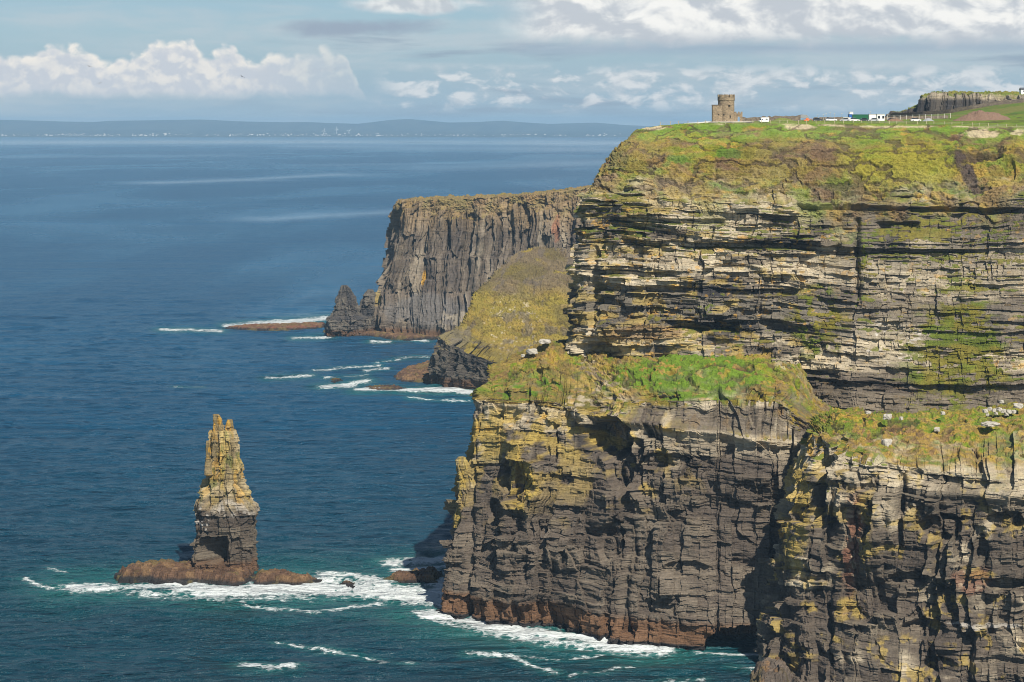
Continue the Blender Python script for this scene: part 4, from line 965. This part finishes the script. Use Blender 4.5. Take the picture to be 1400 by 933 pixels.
# pale paving around the tower
def strip_poly(name, pts, mat, hgt=.12, kind='structure'):
    b = MB(); n = len(pts)
    b.add([(x, y, z) for x, y, z in pts]+[(x, y, z+hgt) for x, y, z in pts], [tuple(range(n, 2*n)), tuple(reversed(range(n)))]+[(k, (k+1) % n, n+(k+1) % n, n+k) for k in range(n)])
    o = b.build(name, mat); tag(o, kind=kind); return o
M['gravel'] = plain('pale_gravel', (.62, .58, .50), .95, .1, .15)
strip_poly('tower_paving', [PZ(968, 918, 194.75), PZ(1000, 914, 194.8), PZ(1027, 915, 194.85), PZ(1031, 921, 194.9), PZ(1016, 930, 195.0), PZ(972, 930, 194.9)], M['gravel'], .25)

def stone_wall(name, pts, hgt, lab, mat='stone_dark', th=.6, cat='wall', seg=1.2, group=None):
    """drystone wall along a ground line with an uneven top"""
    p0 = Vector(pts[0]); root = None
    vs = []; fs = []
    path = []
    for a, b in zip(pts[:-1], pts[1:]):
        a = Vector(a); b = Vector(b); n = max(1, int((b-a).length/seg))
        for k in range(n): path.append(a.lerp(b, k/n))
    path.append(Vector(pts[-1]))
    for i, p in enumerate(path):
        t = (path[min(i+1, len(path)-1)]-path[max(i-1, 0)]); nrm = Vector((-t.y, t.x, 0)).normalized()*th/2
        hh = hgt*(.85+.3*random.random())
        for s, dz in ((-1.2, -.5), (-.8, hh), (.8, hh), (1.2, -.5)): vs.append(tuple(p+nrm*s+Vector((0, 0, dz))-p0))
    for i in range(len(path)-1):
        for c in range(4): fs.append((i*4+c, i*4+(c+1) % 4, i*4+4+(c+1) % 4, i*4+4+c))
    fs += [(0, 1, 2, 3), tuple(range(len(vs)-4, len(vs)))]
    o = MB().add(vs, fs).build(name, M[mat], None, p0); return tag(o, lab, cat, group)
stone_wall('stone_wall', [PZ(1014, 932, 194.9), PZ(1035, 936, 195.2), PZ(1068, 945, 195.6), PZ(1094, 950, 196.0)], 2.1, 'brown stone wall running right from the tower gate behind the white camper van')
stone_wall('stone_wall', [PZ(935, 925, 193.6), PZ(955, 927, 194.1), PZ(973, 929, 194.5)], .8, 'low pale stone wall left of the tower', 'offwhite')
stone_wall('stone_wall', [P(1218, 159, 1250), P(1262, 157, 1200), P(1300, 153.5, 1180), P(1330, 148, 1170), P(1360, 143, 1165), P(1400, 139, 1160), P(1480, 134, 1160)], 1.7, 'long rubble wall climbing the hillside behind the earth mound')
stone_wall('stone_wall', [PZ(1112, 985, 195.6), PZ(1160, 990, 195.9)], 1.5, 'short dark field wall left of the green container', seg=.9)
stone_wall('stone_wall', [PZ(1208, 1010, 196.5), PZ(1262, 1015, 196.9), PZ(1296, 1020, 197.3)], 1.0, 'low broken wall between the white cabins and the earth mound', seg=.9)

# ---------------- fence along the rim
def rim_pt(px):
    xs = [900, 918, 972, 1080, 1178, 1300, 1395, 1520]; ds = [901, 900, 899, 897, 894, 889, 880, 872]; ys = [172.4, 171, 170, 169.8, 170, 172, 176, 178]
    d = float(np.interp(px, xs, ds))+6; y = float(np.interp(px, xs, ys))-1.0
    return P(px, y, d)
fpx = np.arange(903, 1406, 12.5)
f0 = Vector(rim_pt(fpx[0])); fe = empty('post_fence', f0); tag(fe, 'long post and wire fence following the cliff edge in front of the tower', 'fence')
pm = None
pts = []
for i, x in enumerate(fpx):
    p = Vector(rim_pt(x+random.uniform(-2, 2)))-f0; pts.append(p)
    if pm is None:
        ob = MB().box(-.11, .11, -.11, .11, -.8, 1.35).add([(-.11, -.11, 1.35), (.11, -.11, 1.35), (.11, .11, 1.35), (-.11, .11, 1.35), (0, 0, 1.45)], [(0, 1, 4), (1, 2, 4), (2, 3, 4), (3, 0, 4)]).build('post', M['wood'], fe); pm = ob
    else:
        ob = pm.copy(); col.objects.link(ob); ob.parent = fe
    ob.location = p; ob.rotation_euler = (random.uniform(-.08, .08), random.uniform(-.06, .06), 0)
for hz in (.55, 1.1):
    b = MB()
    for p, q in zip(pts[:-1], pts[1:]): b.tube(p+Vector((0, 0, hz)), q+Vector((0, 0, hz)), .02, .02, 5)
    b.build('wire', M['steel'], fe)
f1 = Vector(PZ(1205, 985, 196.3)); fe2 = empty('post_fence', f1); tag(fe2, 'pale post fence behind the parked site clutter near the earth mound', 'fence')
pp = []
for i, x in enumerate(np.arange(1205, 1300, 8.6)):
    p = Vector(PZ(x, 985, 196.2+(x-1205)*.012))-f1; pp.append(p)
    o = MB().box(-.09, .09, -.09, .09, -.5, 1.8).build('post', M['offwhite'], fe2, p)
b = MB()
for p, q in zip(pp[:-1], pp[1:]): b.tube(p+Vector((0, 0, 1.6)), q+Vector((0, 0, 1.6)), .03, .03, 5)
b.build('wire', M['steel'], fe2)

# ---------------- vehicles
def wheel(parent, x, y, rr=.36, wd=.22):
    w = MB().tube((0, -wd/2, 0), (0, wd/2, 0), rr, rr, 14).build('wheel', M['rubber'], parent, (x, y, rr))
    MB().tube((0, -wd/2-.01, 0), (0, wd/2+.01, 0), rr*.55, rr*.55, 10).build('rim', M['steel'], w)
def camper(px, d, z, lab, rz, k=1.0):
    e = empty('camper_van', PZ(px, d, z), rz); tag(e, lab, 'camper van'); e.scale = (k, k, k)
    MB().prism([(-2.7, .45), (2.9, .45), (3.0, 1.15), (2.35, 1.35), (1.9, 2.1), (2.1, 2.25), (2.0, 2.85), (-2.7, 2.9)], 'y', -1.1, 1.1).build('body', M['white'], e)
    MB().prism([(1.96, 1.42), (2.36, 1.42), (1.96, 2.05), (1.9, 2.05)], 'y', -1.03, 1.03).build('windscreen', M['glass'], e)
    for s in (-1, 1):
        MB().box(1.15, 1.85, s*1.1-.02, s*1.1+.02, 1.4, 2.0).build('side_window', M['glass'], e)
        MB().box(-1.8, -.6, s*1.1-.02, s*1.1+.02, 1.6, 2.2).build('side_window', M['glass'], e)
        wheel(e, 1.75, s*.95); wheel(e, -1.6, s*.95)
        MB().box(2.93, 3.03, s*.8-.15, s*.8+.15, .8, 1.0).build('headlight', M['silver'], e)
    return e
camper(1044.5, 915, 194.75, 'white camper van parked on the grass right of the tower', R(195), .78)
def car(px, d, z, lab, mat, rz, k=1.0, group=None):
    e = empty('parked_car', PZ(px, d, z), rz); tag(e, lab, 'car', group); e.scale = (k, k, k)
    MB().prism([(-2.1, .3), (2.1, .3), (2.15, .75), (1.2, .92), (-1.9, .95), (-2.15, .75)], 'y', -.85, .85).build('body', M[mat], e)
    cab = MB(); n = [(-1.75, .94), (1.15, .91), (.45, 1.45), (-1.2, 1.47)]
    cab.prism(n, 'y', -.74, .74).build('cabin', M['glass'], e)
    MB().box(-1.2, .45, -.72, .72, 1.46, 1.51).build('roof', M[mat], e)
    for s in (-1, 1):
        wheel(e, 1.3, s*.78, .32, .2); wheel(e, -1.3, s*.78, .32, .2)
        MB().box(2.08, 2.17, s*.6-.15, s*.6+.15, .6, .76).build('headlight', M['silver'], e)
        MB().box(-2.17, -2.08, s*.6-.12, s*.6+.12, .6, .78).build('tail_light', M['red'], e)
    return e
car(1136, 960, 195.3, 'small white van-like car alone left of the dark parked cars', 'white', R(12), 1.25)
car(1155, 955, 195.2, 'pale silver car parked in front of the blue container', 'silver', R(175), 1.1)
car(1168, 958, 195.2, 'white car parked below the left end of the green container', 'white', R(10), 1.1)
car(1118, 965, 195.3, 'dark car parked left of the small white car', 'darkgrey', R(-8), 1.1)
car(1180, 962, 195.2, 'dark car parked below the right end of the green container', 'darkgrey', R(180), 1.1)
car(1194, 950, 195.1, 'silver car parked in front of the white site cabins', 'silver', R(170), 1.15)
car(1252, 945, 195.2, 'white car parked among the rubble right of the site cabins', 'white', R(5), 1.1)
car(1220, 955, 195.2, 'dark car parked just right of the white site cabins', 'darkgrey', R(5), 1.05)

# ---------------- site containers and cabins
def container(px0, px1, d, z, hgt, mat, lab, depth=2.6, name='shipping_container'):
    x0 = (px0-CX)*d/F; x1 = (px1-CX)*d/F; e = empty(name, ((x0+x1)/2, d, z)); L = (x1-x0)/2
    tag(e, lab, 'container')
    b = MB().box(-L, L, 0, depth, .15, hgt); n = max(3, int(L*2/.55))
    for k in range(n):
        x = -L+.2+(2*L-.4)*k/(n-1); b.box(x-.11, x+.11, -.06, 0, .3, hgt-.15)
    b.build('body', M[mat], e)
    for s in (-1, 1): MB().box(s*(L-.07)-.07, s*(L-.07)+.07, -.1, -.063, .1, hgt+.04).build('corner_post', M['darkgrey'], e)
    MB().box(-L-.02, L+.02, -.12, depth+.05, hgt, hgt+.1).build('roof', M[mat], e)
    MB().box(-L, L, .1, depth-.1, 0, .148).build('skid', M['darkgrey'], e)
    return e
container(1165.5, 1188, 980, 195.9, 2.6, 'green', 'long dark green container on the cliff top')
container(1160.5, 1165.3, 978, 196.2, 2.4, 'blue', 'short bright blue container touching the left end of the green one')
def cabin(px0, px1, d, z, hgt, lab, wins):
    x0 = (px0-CX)*d/F; x1 = (px1-CX)*d/F; L = (x1-x0)/2
    e = empty('site_cabin', ((x0+x1)/2, d, z)); tag(e, lab, 'cabin', None)
    MB().box(-L, L, 0, 2.8, .1, hgt).build('wall', M['white'], e)
    MB().box(-L-.1, L+.1, -.12, 2.9, hgt, hgt+.18).build('roof', M['offwhite'], e)
    for wx, ww, z0, z1 in wins:
        w = MB().box(wx-ww/2, wx+ww/2, -.04, .02, z0, z1).build('window', M['glass'], e)
        MB().box(wx-ww/2-.07, wx+ww/2+.07, -.07, -.043, z0-.09, z0-.002).box(wx-ww/2-.07, wx+ww/2+.07, -.07, -.043, z1+.002, z1+.09).build('frame', M['white'], w)
cabin(1188.5, 1199, 972, 195.6, 2.9, 'plain white site cabin touching the right end of the green container', [])
cabin(1199.2, 1209.5, 966, 195.0, 3.6, 'tall white site cabin with two dark windows', [(-.9, 1.0, 1.6, 2.9), (1.1, .9, 1.6, 2.9)])
cabin(1153, 1163.5, 972, 195.2, 1.9, 'low white cabin in front of the blue container', [])
cabin(1161.5, 1166.5, 1000, 198.2, 1.6, 'tiny white cabin whose roof shows above the blue container', [])
# mobile barrier, tent, rubble
e = empty('frame_tent', PZ(1099, 955, 195.4)); tag(e, 'grey sloping canopy tent at the right end of the stone wall', 'tent')
MB().prism([(-2.6, 1.7), (2.8, .9), (1.2, 2.9), (-1.2, 3.1)], 'y', -1.6, 1.6).build('canopy', M['grey'], e)
for s in (-1, 1):
    for q in (-1, 1): MB().tube((s*1.9, q*1.5, -.4), (s*1.9, q*1.5, 1.5), .05, .05, 6).build('pole', M['steel'], e)
e = empty('mini_digger', PZ(1103, 938, 195.0)); tag(e, 'small orange digger parked in front of the grey tent', 'digger')
MB().box(-1.3, 1.3, -.9, -.5, 0, .45).box(-1.3, 1.3, .5, .9, 0, .45).build('track', M['rubber'], e)
MB().box(-1.2, .9, -.8, .8, .46, 1.1).build('body', M['orange'], e)
MB().box(-.4, .7, -.6, .6, 1.1, 1.7).build('cab', M['orange'], e)
MB().tube((.9, 0, .9), (2.2, 0, 1.5), .14, .1, 6).tube((2.2, 0, 1.5), (2.7, 0, .5), .1, .08, 6).build('arm', M['orange'], e)
MB().box(2.5, 2.95, -.3, .3, .15, .5).build('bucket', M['darkgrey'], e)
def heap(name, x0, x1, ytop, d, zbase, seed, mat, lab, cat='heap', dep=None, skew=0.0):
    wx0 = (x0-CX)*d/F; wx1 = (x1-CX)*d/F; L = wx1-wx0; Hh = H0+(Y0-ytop)*d/F-zbase; dep = dep or L*.5
    nx, ny = 110, 46
    u, v = np.meshgrid(np.linspace(-1, 1, nx), np.linspace(-1, 1, ny))
    rr = np.sqrt((np.sign(u)*np.abs(u)**1.0-skew*0)**2+v**2); x = (wx0+wx1)/2+u*L/2; y = d+v*dep/2
    z = zbase-.4+(Hh+.4)*np.clip(1.15-1.15*rr**1.25, 0, 1)*(1+.5*(fbm(x/3.2, y/3.2, 4, seed)-.5))+(fbm(x/.8, y/.8, 3, seed+1)-.5)*.5*(rr < .97)
    o = grid_mesh(name, np.stack([x, y, z], -1), mat, origin=((wx0+wx1)/2, d, zbase)); return tag(o, lab, cat)
M['earth'] = plain('dug_earth', (.19, .125, .09), .95, .1, .35, 1.5, 0, .2)
heap('earth_mound', 1296, 1394, 152.5, 955, 194.8, 5, M['earth'], 'large brown mound of dug earth on the cliff top field', 'mound', 18)
heap('earth_mound', 1380, 1425, 172, 905, 192.6, 6, M['earth'], 'small low patch of dug earth at the right edge in front of the big mound', 'mound', 8)
heap('rubble_heap', 1208, 1240, 162.2, 950, 195.0, 7, M['rubble'], 'low brown heap of building rubble right of the site cabins', 'heap', 5)
heap('rubble_heap', 1242, 1256, 160.8, 958, 195.2, 8, M['rubble'], 'small rubble heap behind the white car', 'heap', 4)
heap('rubble_heap', 1258, 1280, 162.4, 955, 195.2, 9, M['grey'], 'grey tarpaulin covered heap nearest the big earth mound', 'heap', 4)
heap('grass_hump', 1046, 1092, 161.8, 938, 195.0, 10, plain('hump_turf', (.15, .17, .05), .95, .1, .3, 1.0, 0, .2), 'low grassy hump in front of the stone wall beside the camper van', 'mound', 9)
# slender poles on the site
for i, (x, yt, dd) in enumerate(((1126, 157, 985), (1129.5, 155.5, 985), (1135, 154.5, 990), (1141, 155.5, 985), (1151, 155.5, 985), (1118, 157.5, 985), (1190, 152.8, 1000), (1214, 156.5, 985))):
    zb = 195.6; p = PZ(x, dd, zb); ht = H0+(Y0-yt)*dd/F-zb
    e = empty('lamp_post', p)
    tag(e, ['slender pale pole standing behind the row of parked cars', 'slender pole beyond the green container'][1] if i == 6 else ('slender pole right of the tall white cabin' if i == 7 else 'slender pale pole standing behind the row of parked cars'), 'pole', 'slender poles on the cliff-top site' if i < 6 else None)
    MB().tube((0, 0, -.3), (0, 0, ht), .10, .06, 6).build('pole', M['steel'], e); MB().box(-.35, .35, -.1, .1, ht, ht+.14).build('lamp_head', M['offwhite'], e)
# marker post and house on the skyline hill
e = empty('marker_post', P(1288.5, 128, 1335)); tag(e, 'tiny marker post on the skyline of the rocky hill', 'post'); MB().tube((0, 0, -1), (0, 0, 2.4), .16, .12, 6).build('post', M['darkgrey'], e); MB().box(-.6, .6, -.1, .1, 1.6, 2.0).build('board', M['darkgrey'], e)
e = empty('white_house', P(1402, 127.5, 1340)); tag(e, 'white house on the skyline at the top right edge of the hill', 'house')
MB().box(-3.5, 4, -2.5, 2.5, -1, 2.2).build('wall', M['white'], e); MB().prism([(-2.8, 2.2), (2.8, 2.2), (0, 3.6)], 'x', -3.7, 4.2).build('roof', M['slate'], e)
MB().box(-2, -1, -2.55, -2.45, .6, 1.6).build('window', M['glass'], e)

# ------------------------------------------------------------------ boulders on the ledges
def boulder(px, py, d, wpx, hpx, seed, lab, group=None, name='boulder'):
    x, y, z = P(px, py, d); w = wpx*d/F/2*.95; hh = hpx*d/F*.9; z -= .12*hh
    nu, nv = 22, 13
    u = np.linspace(0, 2*math.pi, nu, endpoint=False)[None, :]; v = np.linspace(-1.45, 1.5, nv)[:, None]
    k = 1/np.maximum(np.maximum(np.abs(np.cos(v)*np.cos(u+seed)), np.abs(np.cos(v)*np.sin(u+seed))), np.abs(np.sin(v))+0*u)**.85
    rr = k*(.72+.5*fbm(np.cos(u)*2+v*1.7+seed, np.sin(u)*2+v*.6, 3, seed))
    X = np.stack([w*rr*np.cos(v)*np.cos(u), w*rr*np.cos(v)*np.sin(u)*.9, hh*.5*(rr*np.sin(v)+.55)], -1)
    X = np.concatenate([X, X[-1:].mean(1, keepdims=True)+0*X[-1:]], 0)
    o = grid_mesh(name, X, M['boulder'], wrap=True); o.location = (x, y, z); return tag(o, lab, 'boulder', group)
boulder(1212, 609, 735, 13, 14, 1, 'large upright white boulder standing in the grass on the near spur')
boulder(1213, 571, 752, 11, 8, 2, 'pale slab at the back edge of the near spur above the upright boulder')
boulder(1187, 565, 754, 8, 4, 3, 'small pale rock at the left end of the near spur\'s skyline')
boulder(1232, 573, 756, 5, 5, 4, 'small round pale rock right of the pale slab on the near spur')
boulder(1281, 588, 745, 8, 6, 5, 'lone white rock in the middle of the near spur\'s grass')
boulder(1289, 566, 758, 6, 5, 6, 'small pale rock on the near spur\'s skyline below the hanging grass')
boulder(1369, 550, 765, 6, 5, 7, 'small white rock on the highest point of the near spur')
boulder(1392, 556, 758, 14, 7, 8, 'wide pale slab at the right edge of the photograph on the near spur')
boulder(1354, 581, 740, 22, 6, 9, 'long low pale slab below the cluster of white rocks on the near spur')
for i, (x, y, s) in enumerate(((1347, 563, 7), (1353, 560, 6), (1359, 562, 6), (1366, 561, 7), (1372, 563, 7), (1379, 564, 7), (1386, 564, 6), (1350, 568, 5), (1376, 567, 6), (1362, 566, 5))):
    boulder(x, y, 756, s, s*.85, 20+i, 'white rock in the tight cluster near the top of the near spur', 'clustered white rocks on the near spur')
boulder(745, 468, 853, 16, 6, 41, 'tilted pale slab on the grass shelf just left of the upper cliff')
boulder(727, 482, 850, 14, 8, 42, 'pale rock on the skyline of the left grass shelf')
boulder(715, 487, 850, 5, 4, 43, 'tiny pale rock at the left of the pair on the grass shelf skyline')
boulder(1005, 515, 815, 6, 5, 44, 'white rock in the right part of the green terrace')
boulder(1013, 521, 812, 5, 4, 45, 'smaller white rock below the other one in the green terrace')
boulder(875, 513, 822, 6, 4, 46, 'pale rock in the left part of the green terrace')

# ------------------------------------------------------------------ three gulls far out over the sea
def gull(px, py, d, lab, bank, k):
    e = empty('gull', P(px, py, d)); tag(e, lab, 'bird'); e.rotation_euler = (0, bank, .6)
    vs = []; L = [(-.28, .015, .0), (-.2, .07, .01), (-.05, .09, .0), (.1, .08, .0), (.2, .05, .03), (.27, .045, .04), (.33, .012, .03)]
    n = 8
    for yy, rr, zz in L: vs += [(rr*math.cos(2*math.pi*i/n), yy, zz+rr*.9*math.sin(2*math.pi*i/n)) for i in range(n)]
    fs = [(i*n+j, i*n+(j+1) % n, (i+1)*n+(j+1) % n, (i+1)*n+j) for i in range(len(L)-1) for j in range(n)]
    b = MB().add(vs, fs+[tuple(range(n)), tuple(range(len(vs)-n, len(vs)))])
    for s in (-1, 1):
        w = [(.05, .14, .03), (.05, -.1, .03), (.35, -.06, .14), (.35, .16, .15), (.72, -.10, .08), (.72, .03, .09)]
        w = [(s*x, y, z) for x, y, z in w]; t = [(x, y, z-.02) for x, y, z in w]
        b.add(w+t, [(0, 1, 2, 3), (3, 2, 4, 5), (6, 7, 8, 9), (9, 8, 10, 11), (0, 6, 9, 3), (3, 9, 11, 5), (1, 7, 8, 2), (2, 8, 10, 4), (5, 11, 10, 4)])
    b.build('body', M['feather'], e); e.scale = (k, k, k)
gull(122, 91, 620, 'dark gull flying in front of the left cumulus bank, higher of the two', .3, 1.3)
gull(136, 114, 640, 'dark gull flying low in front of the left cumulus bank', -.2, 1.1)
gull(331, 105, 650, 'dark gull flying alone in front of the middle of the cumulus bank', .5, 1.3)

# ------------------------------------------------------------------ haze
hz = MB().box(-17000, 17000, -60, 34500, -8, 262)
m = bpy.data.materials.new('haze'); m.use_nodes = True; nt = m.node_tree; nt.nodes.clear()
out = nt.nodes.new('ShaderNodeOutputMaterial'); pv = nt.nodes.new('ShaderNodeVolumePrincipled')
pv.inputs['Color'].default_value = (.45, .73, 1.0, 1); pv.inputs['Density'].default_value = 4.0e-5; pv.inputs['Anisotropy'].default_value = .0
nt.links.new(pv.outputs[0], out.inputs['Volume'])
o = hz.build('haze', m); tag(o, kind='stuff')

# ------------------------------------------------------------------ sky, sun, camera
def world():
    w = bpy.data.worlds.new('World'); scene.world = w; w.use_nodes = True; nt = w.node_tree; N.nt = nt
    bg = nt.nodes['Background']
    sky = nt.nodes.new('ShaderNodeTexSky'); sky.sky_type = 'NISHITA'; sky.sun_disc = False
    sky.sun_elevation = R(SUN_EL); sky.sun_rotation = math.atan2(to_sun.x, to_sun.y); sky.altitude = 200; sky.air_density = 1.0; sky.dust_density = .6; sky.ozone_density = 2.0
    tc = nt.nodes.new('ShaderNodeTexCoord'); sp = nt.nodes.new('ShaderNodeSeparateXYZ'); nt.links.new(tc.outputs['Generated'], sp.inputs[0])
    x, y, z = (N(sp.outputs[k]) for k in range(3))
    zc = N.m('MAXIMUM', z, .012)
    cv = nt.nodes.new('ShaderNodeCombineXYZ'); 
    for k, v in enumerate((x, y, zc)): nt.links.new(v.s, cv.inputs[k])
    nt.links.new(cv.outputs[0], sky.inputs[0])
    U = N.m('ARCTAN2', x, y)*F+700.0                     # azimuth, in hundredths that match the plan's scale
    V = N.m('ARCSINE', z)*F                              # elevation
    K = 1.0
    blue = n_mix(1.0, N(sky.outputs[0]), (.92, .99, 1.0), 'MULTIPLY')
    hs = n_mix(n_ss(140., 0., V), n_mix(.7, blue, (1.9, 3.1, 4.3)), (2.9, 4.0, 4.9))
    def cshade(px_s, py_s, det, seed, lo, hi, off=(7., 9.)):
        v1 = n_xyz(U*px_s, V*py_s, seed); v2 = n_xyz((U+off[0])*px_s, (V+off[1])*py_s, seed)
        a = n_noise(v1, 1.0, det, .55, .3); b = n_noise(v2, 1.0, det, .55, .3)
        return a, n_ss(lo, hi, a-b)
    # thin grey-white streaks everywhere
    s1 = n_noise(n_xyz(U*.0028, V*.022, 3.3), 1.0, 6, .55, .4)
    s2 = n_noise(n_xyz(U*.009, V*.03, 7.7), 1.0, 6, .6, .5)
    st = n_ss(.42, .66, s1*.65+s2*.35)
    skyc = n_mix(st*.7, hs, (4.3, 4.9, 5.3))
    dk = n_ss(.52, .68, n_noise(n_xyz(U*.003, V*.024, 11.), 1.0, 5, .55, .3))
    skyc = n_mix(dk*.85*n_ss(250., 500., U), skyc, (2.5, 3.2, 4.0))
    # grey cloud upper middle
    def patch(cx, cy, rx, ry):
        ux = (U-cx)*(1/rx); uy = (V-cy)*(1/ry); return N.m('SQRT', ux*ux+uy*uy)
    nA = n_noise(n_xyz(U*.014, V*.03, 1.5), 1.0, 7, .58, .3)
    g1 = n_ss(1.15, .35, patch(490., 128., 130., 14.)+(nA-.5)*1.6); skyc = n_mix(g1*.9, skyc, (2.7, 3.3, 4.1))
    nB, shB = cshade(.016, .026, 7, 2.2, -.10, .12)
    g2 = n_ss(1.15, .5, patch(560., 160., 90., 14.)+(nB-.5)*1.8); skyc = n_mix(g2*.8, skyc, n_mix(shB, (4.8, 5.0, 5.3), (7.4, 7.3, 7.1)))
    # big bank upper right with flat blue base
    nC, shC = cshade(.012, .020, 8, 5.1, -.10, .12, (8., 12.))
    base = V-(108.+0.0)
    tr = n_ss(660., 760., U)
    mC = n_ss(-9., 10., base+(nC-.5)*46.)*tr
    cc = n_mix(shC, (4.6, 4.9, 5.3), (7.9, 7.8, 7.5))
    cc = n_mix(n_ss(132., 104., V)*.9, cc, (4.1, 4.5, 5.0))
    skyc = n_mix(n_ss(14., 0., N.m('ABSOLUTE', V-(100.+(nC-.5)*14.)))*tr*.6, skyc, (2.9, 3.6, 4.5))
    skyc = n_mix(mC*.95, skyc, cc)
    # faint low puffs in the middle
    nD, shD = cshade(.022, .045, 7, 8.4, -.10, .12)
    g3 = n_ss(.50, .66, nD+n_ss(60., 20., N.m('ABSOLUTE', V-50.))*.10-.05)*n_ss(500., 560., U)*n_ss(85., 60., V)*n_ss(8., 30., V)
    skyc = n_mix(g3*.65, skyc, n_mix(shD, (5.0, 5.3, 5.6), (7.2, 7.1, 7.0)))
    # cumulus bank on the left
    fc = nt.nodes.new('ShaderNodeFloatCurve'); nt.links.new(((U+200.)*(1/800.)).s, fc.inputs['Value'])
    pts = [(-200, 76), (-60, 86), (0, 77), (30, 79), (50, 78), (70, 69), (95, 66), (118, 68), (140, 80), (150, 86), (165, 81), (190, 79), (205, 66), (235, 59), (255, 57), (270, 64), (283, 76), (300, 72), (315, 66), (330, 74), (355, 84), (375, 75), (400, 72), (430, 71), (455, 68), (468, 72), (482, 96), (495, 122), (520, 150), (600, 165)]
    cm = fc.mapping.curves[0]
    for i, (a, b) in enumerate(pts):
        X, Y = (a+200)/800, (Y0-b)/130
        if i < 2: cm.points[i].location = (X, Y)
        else: cm.points.new(X, Y)
    for q in cm.points: q.handle_type = 'AUTO'
    fc.mapping.update()
    nE, shE = cshade(.030, .034, 8, 4.4, -.11, .13, (6., 8.))
    vo = n_vor(n_xyz(U*.050+(nE-.5)*2.2, V*.065+(nE-.5)*1.8, 1.2), 1.0, 'SMOOTH_F1', .18)
    top = N(fc.outputs[0])*130.
    ed = top-V+(nE-.5)*20.-(vo-.4)*16.+2.
    mt = n_ss(-3., 8., ed)*n_ss(30., 43., V+(nE-.5)*18.)
    fade = n_ss(500., 320., U)*.55+.45
    cb = n_mix(N.m('ADD', shE*.75, n_ss(22., 2., ed)*.45-n_ss(.35, .75, vo)*.25, clamp=True), (4.9, 5.2, 5.7), (7.6, 7.2, 6.6))
    cb = n_mix(n_ss(62., 36., V)*.6, cb, (4.7, 5.1, 5.6))
    skyc = n_mix(mt*fade*.92, skyc, cb)
    # higher up: broken cloud that only the sea and the shadows see
    hi = n_noise(n_xyz(x*3.0, y*3.0, z*5.0), 1.0, 6, .55, .4)
    up = n_mix(n_ss(.55, .72, hi)*.35, blue, (4.5, 4.8, 5.2))
    skyc = n_mix(1.0, skyc, (1.66, 1.66, 1.66), 'MULTIPLY')
    fin = n_mix(n_ss(220., 520., V), skyc, up)
    nt.links.new(fin.s, bg.inputs['Color']); bg.inputs['Strength'].default_value = .058
    w.cycles.sampling_method = 'MANUAL' if hasattr(w.cycles, 'sampling_method') else 'AUTO'
    try: w.cycles.sample_map_resolution = 1024
    except Exception: pass
world()
sl = bpy.data.lights.new('sun', 'SUN'); sl.energy = 5.0; sl.angle = R(.53); sl.color = (1.0, .93, .82)
so = bpy.data.objects.new('sun', sl); col.objects.link(so); so.rotation_euler = to_sun.to_track_quat('Z', 'Y').to_euler()
cd = bpy.data.cameras.new('camera'); cam = bpy.data.objects.new('camera', cd); col.objects.link(cam); scene.camera = cam
cam.location = (0, 0, H0); cam.rotation_euler = (R(90), 0, 0)
cd.sensor_width = 36; cd.lens = 36*F/1400; cd.shift_y = -(466.5-Y0)/1400; cd.clip_start = 1; cd.clip_end = 80000
vs = scene.view_settings; vs.view_transform = 'Standard'; vs.look = 'None'; vs.exposure = .36; vs.gamma = 1
scene.cycles.use_denoising = True; scene.cycles.denoising_prefilter = 'ACCURATE'; scene.cycles.filter_width = 1.0; scene.cycles.max_bounces = 5; scene.cycles.diffuse_bounces = 2; scene.cycles.glossy_bounces = 2; scene.cycles.volume_bounces = 0; scene.cycles.transparent_max_bounces = 6
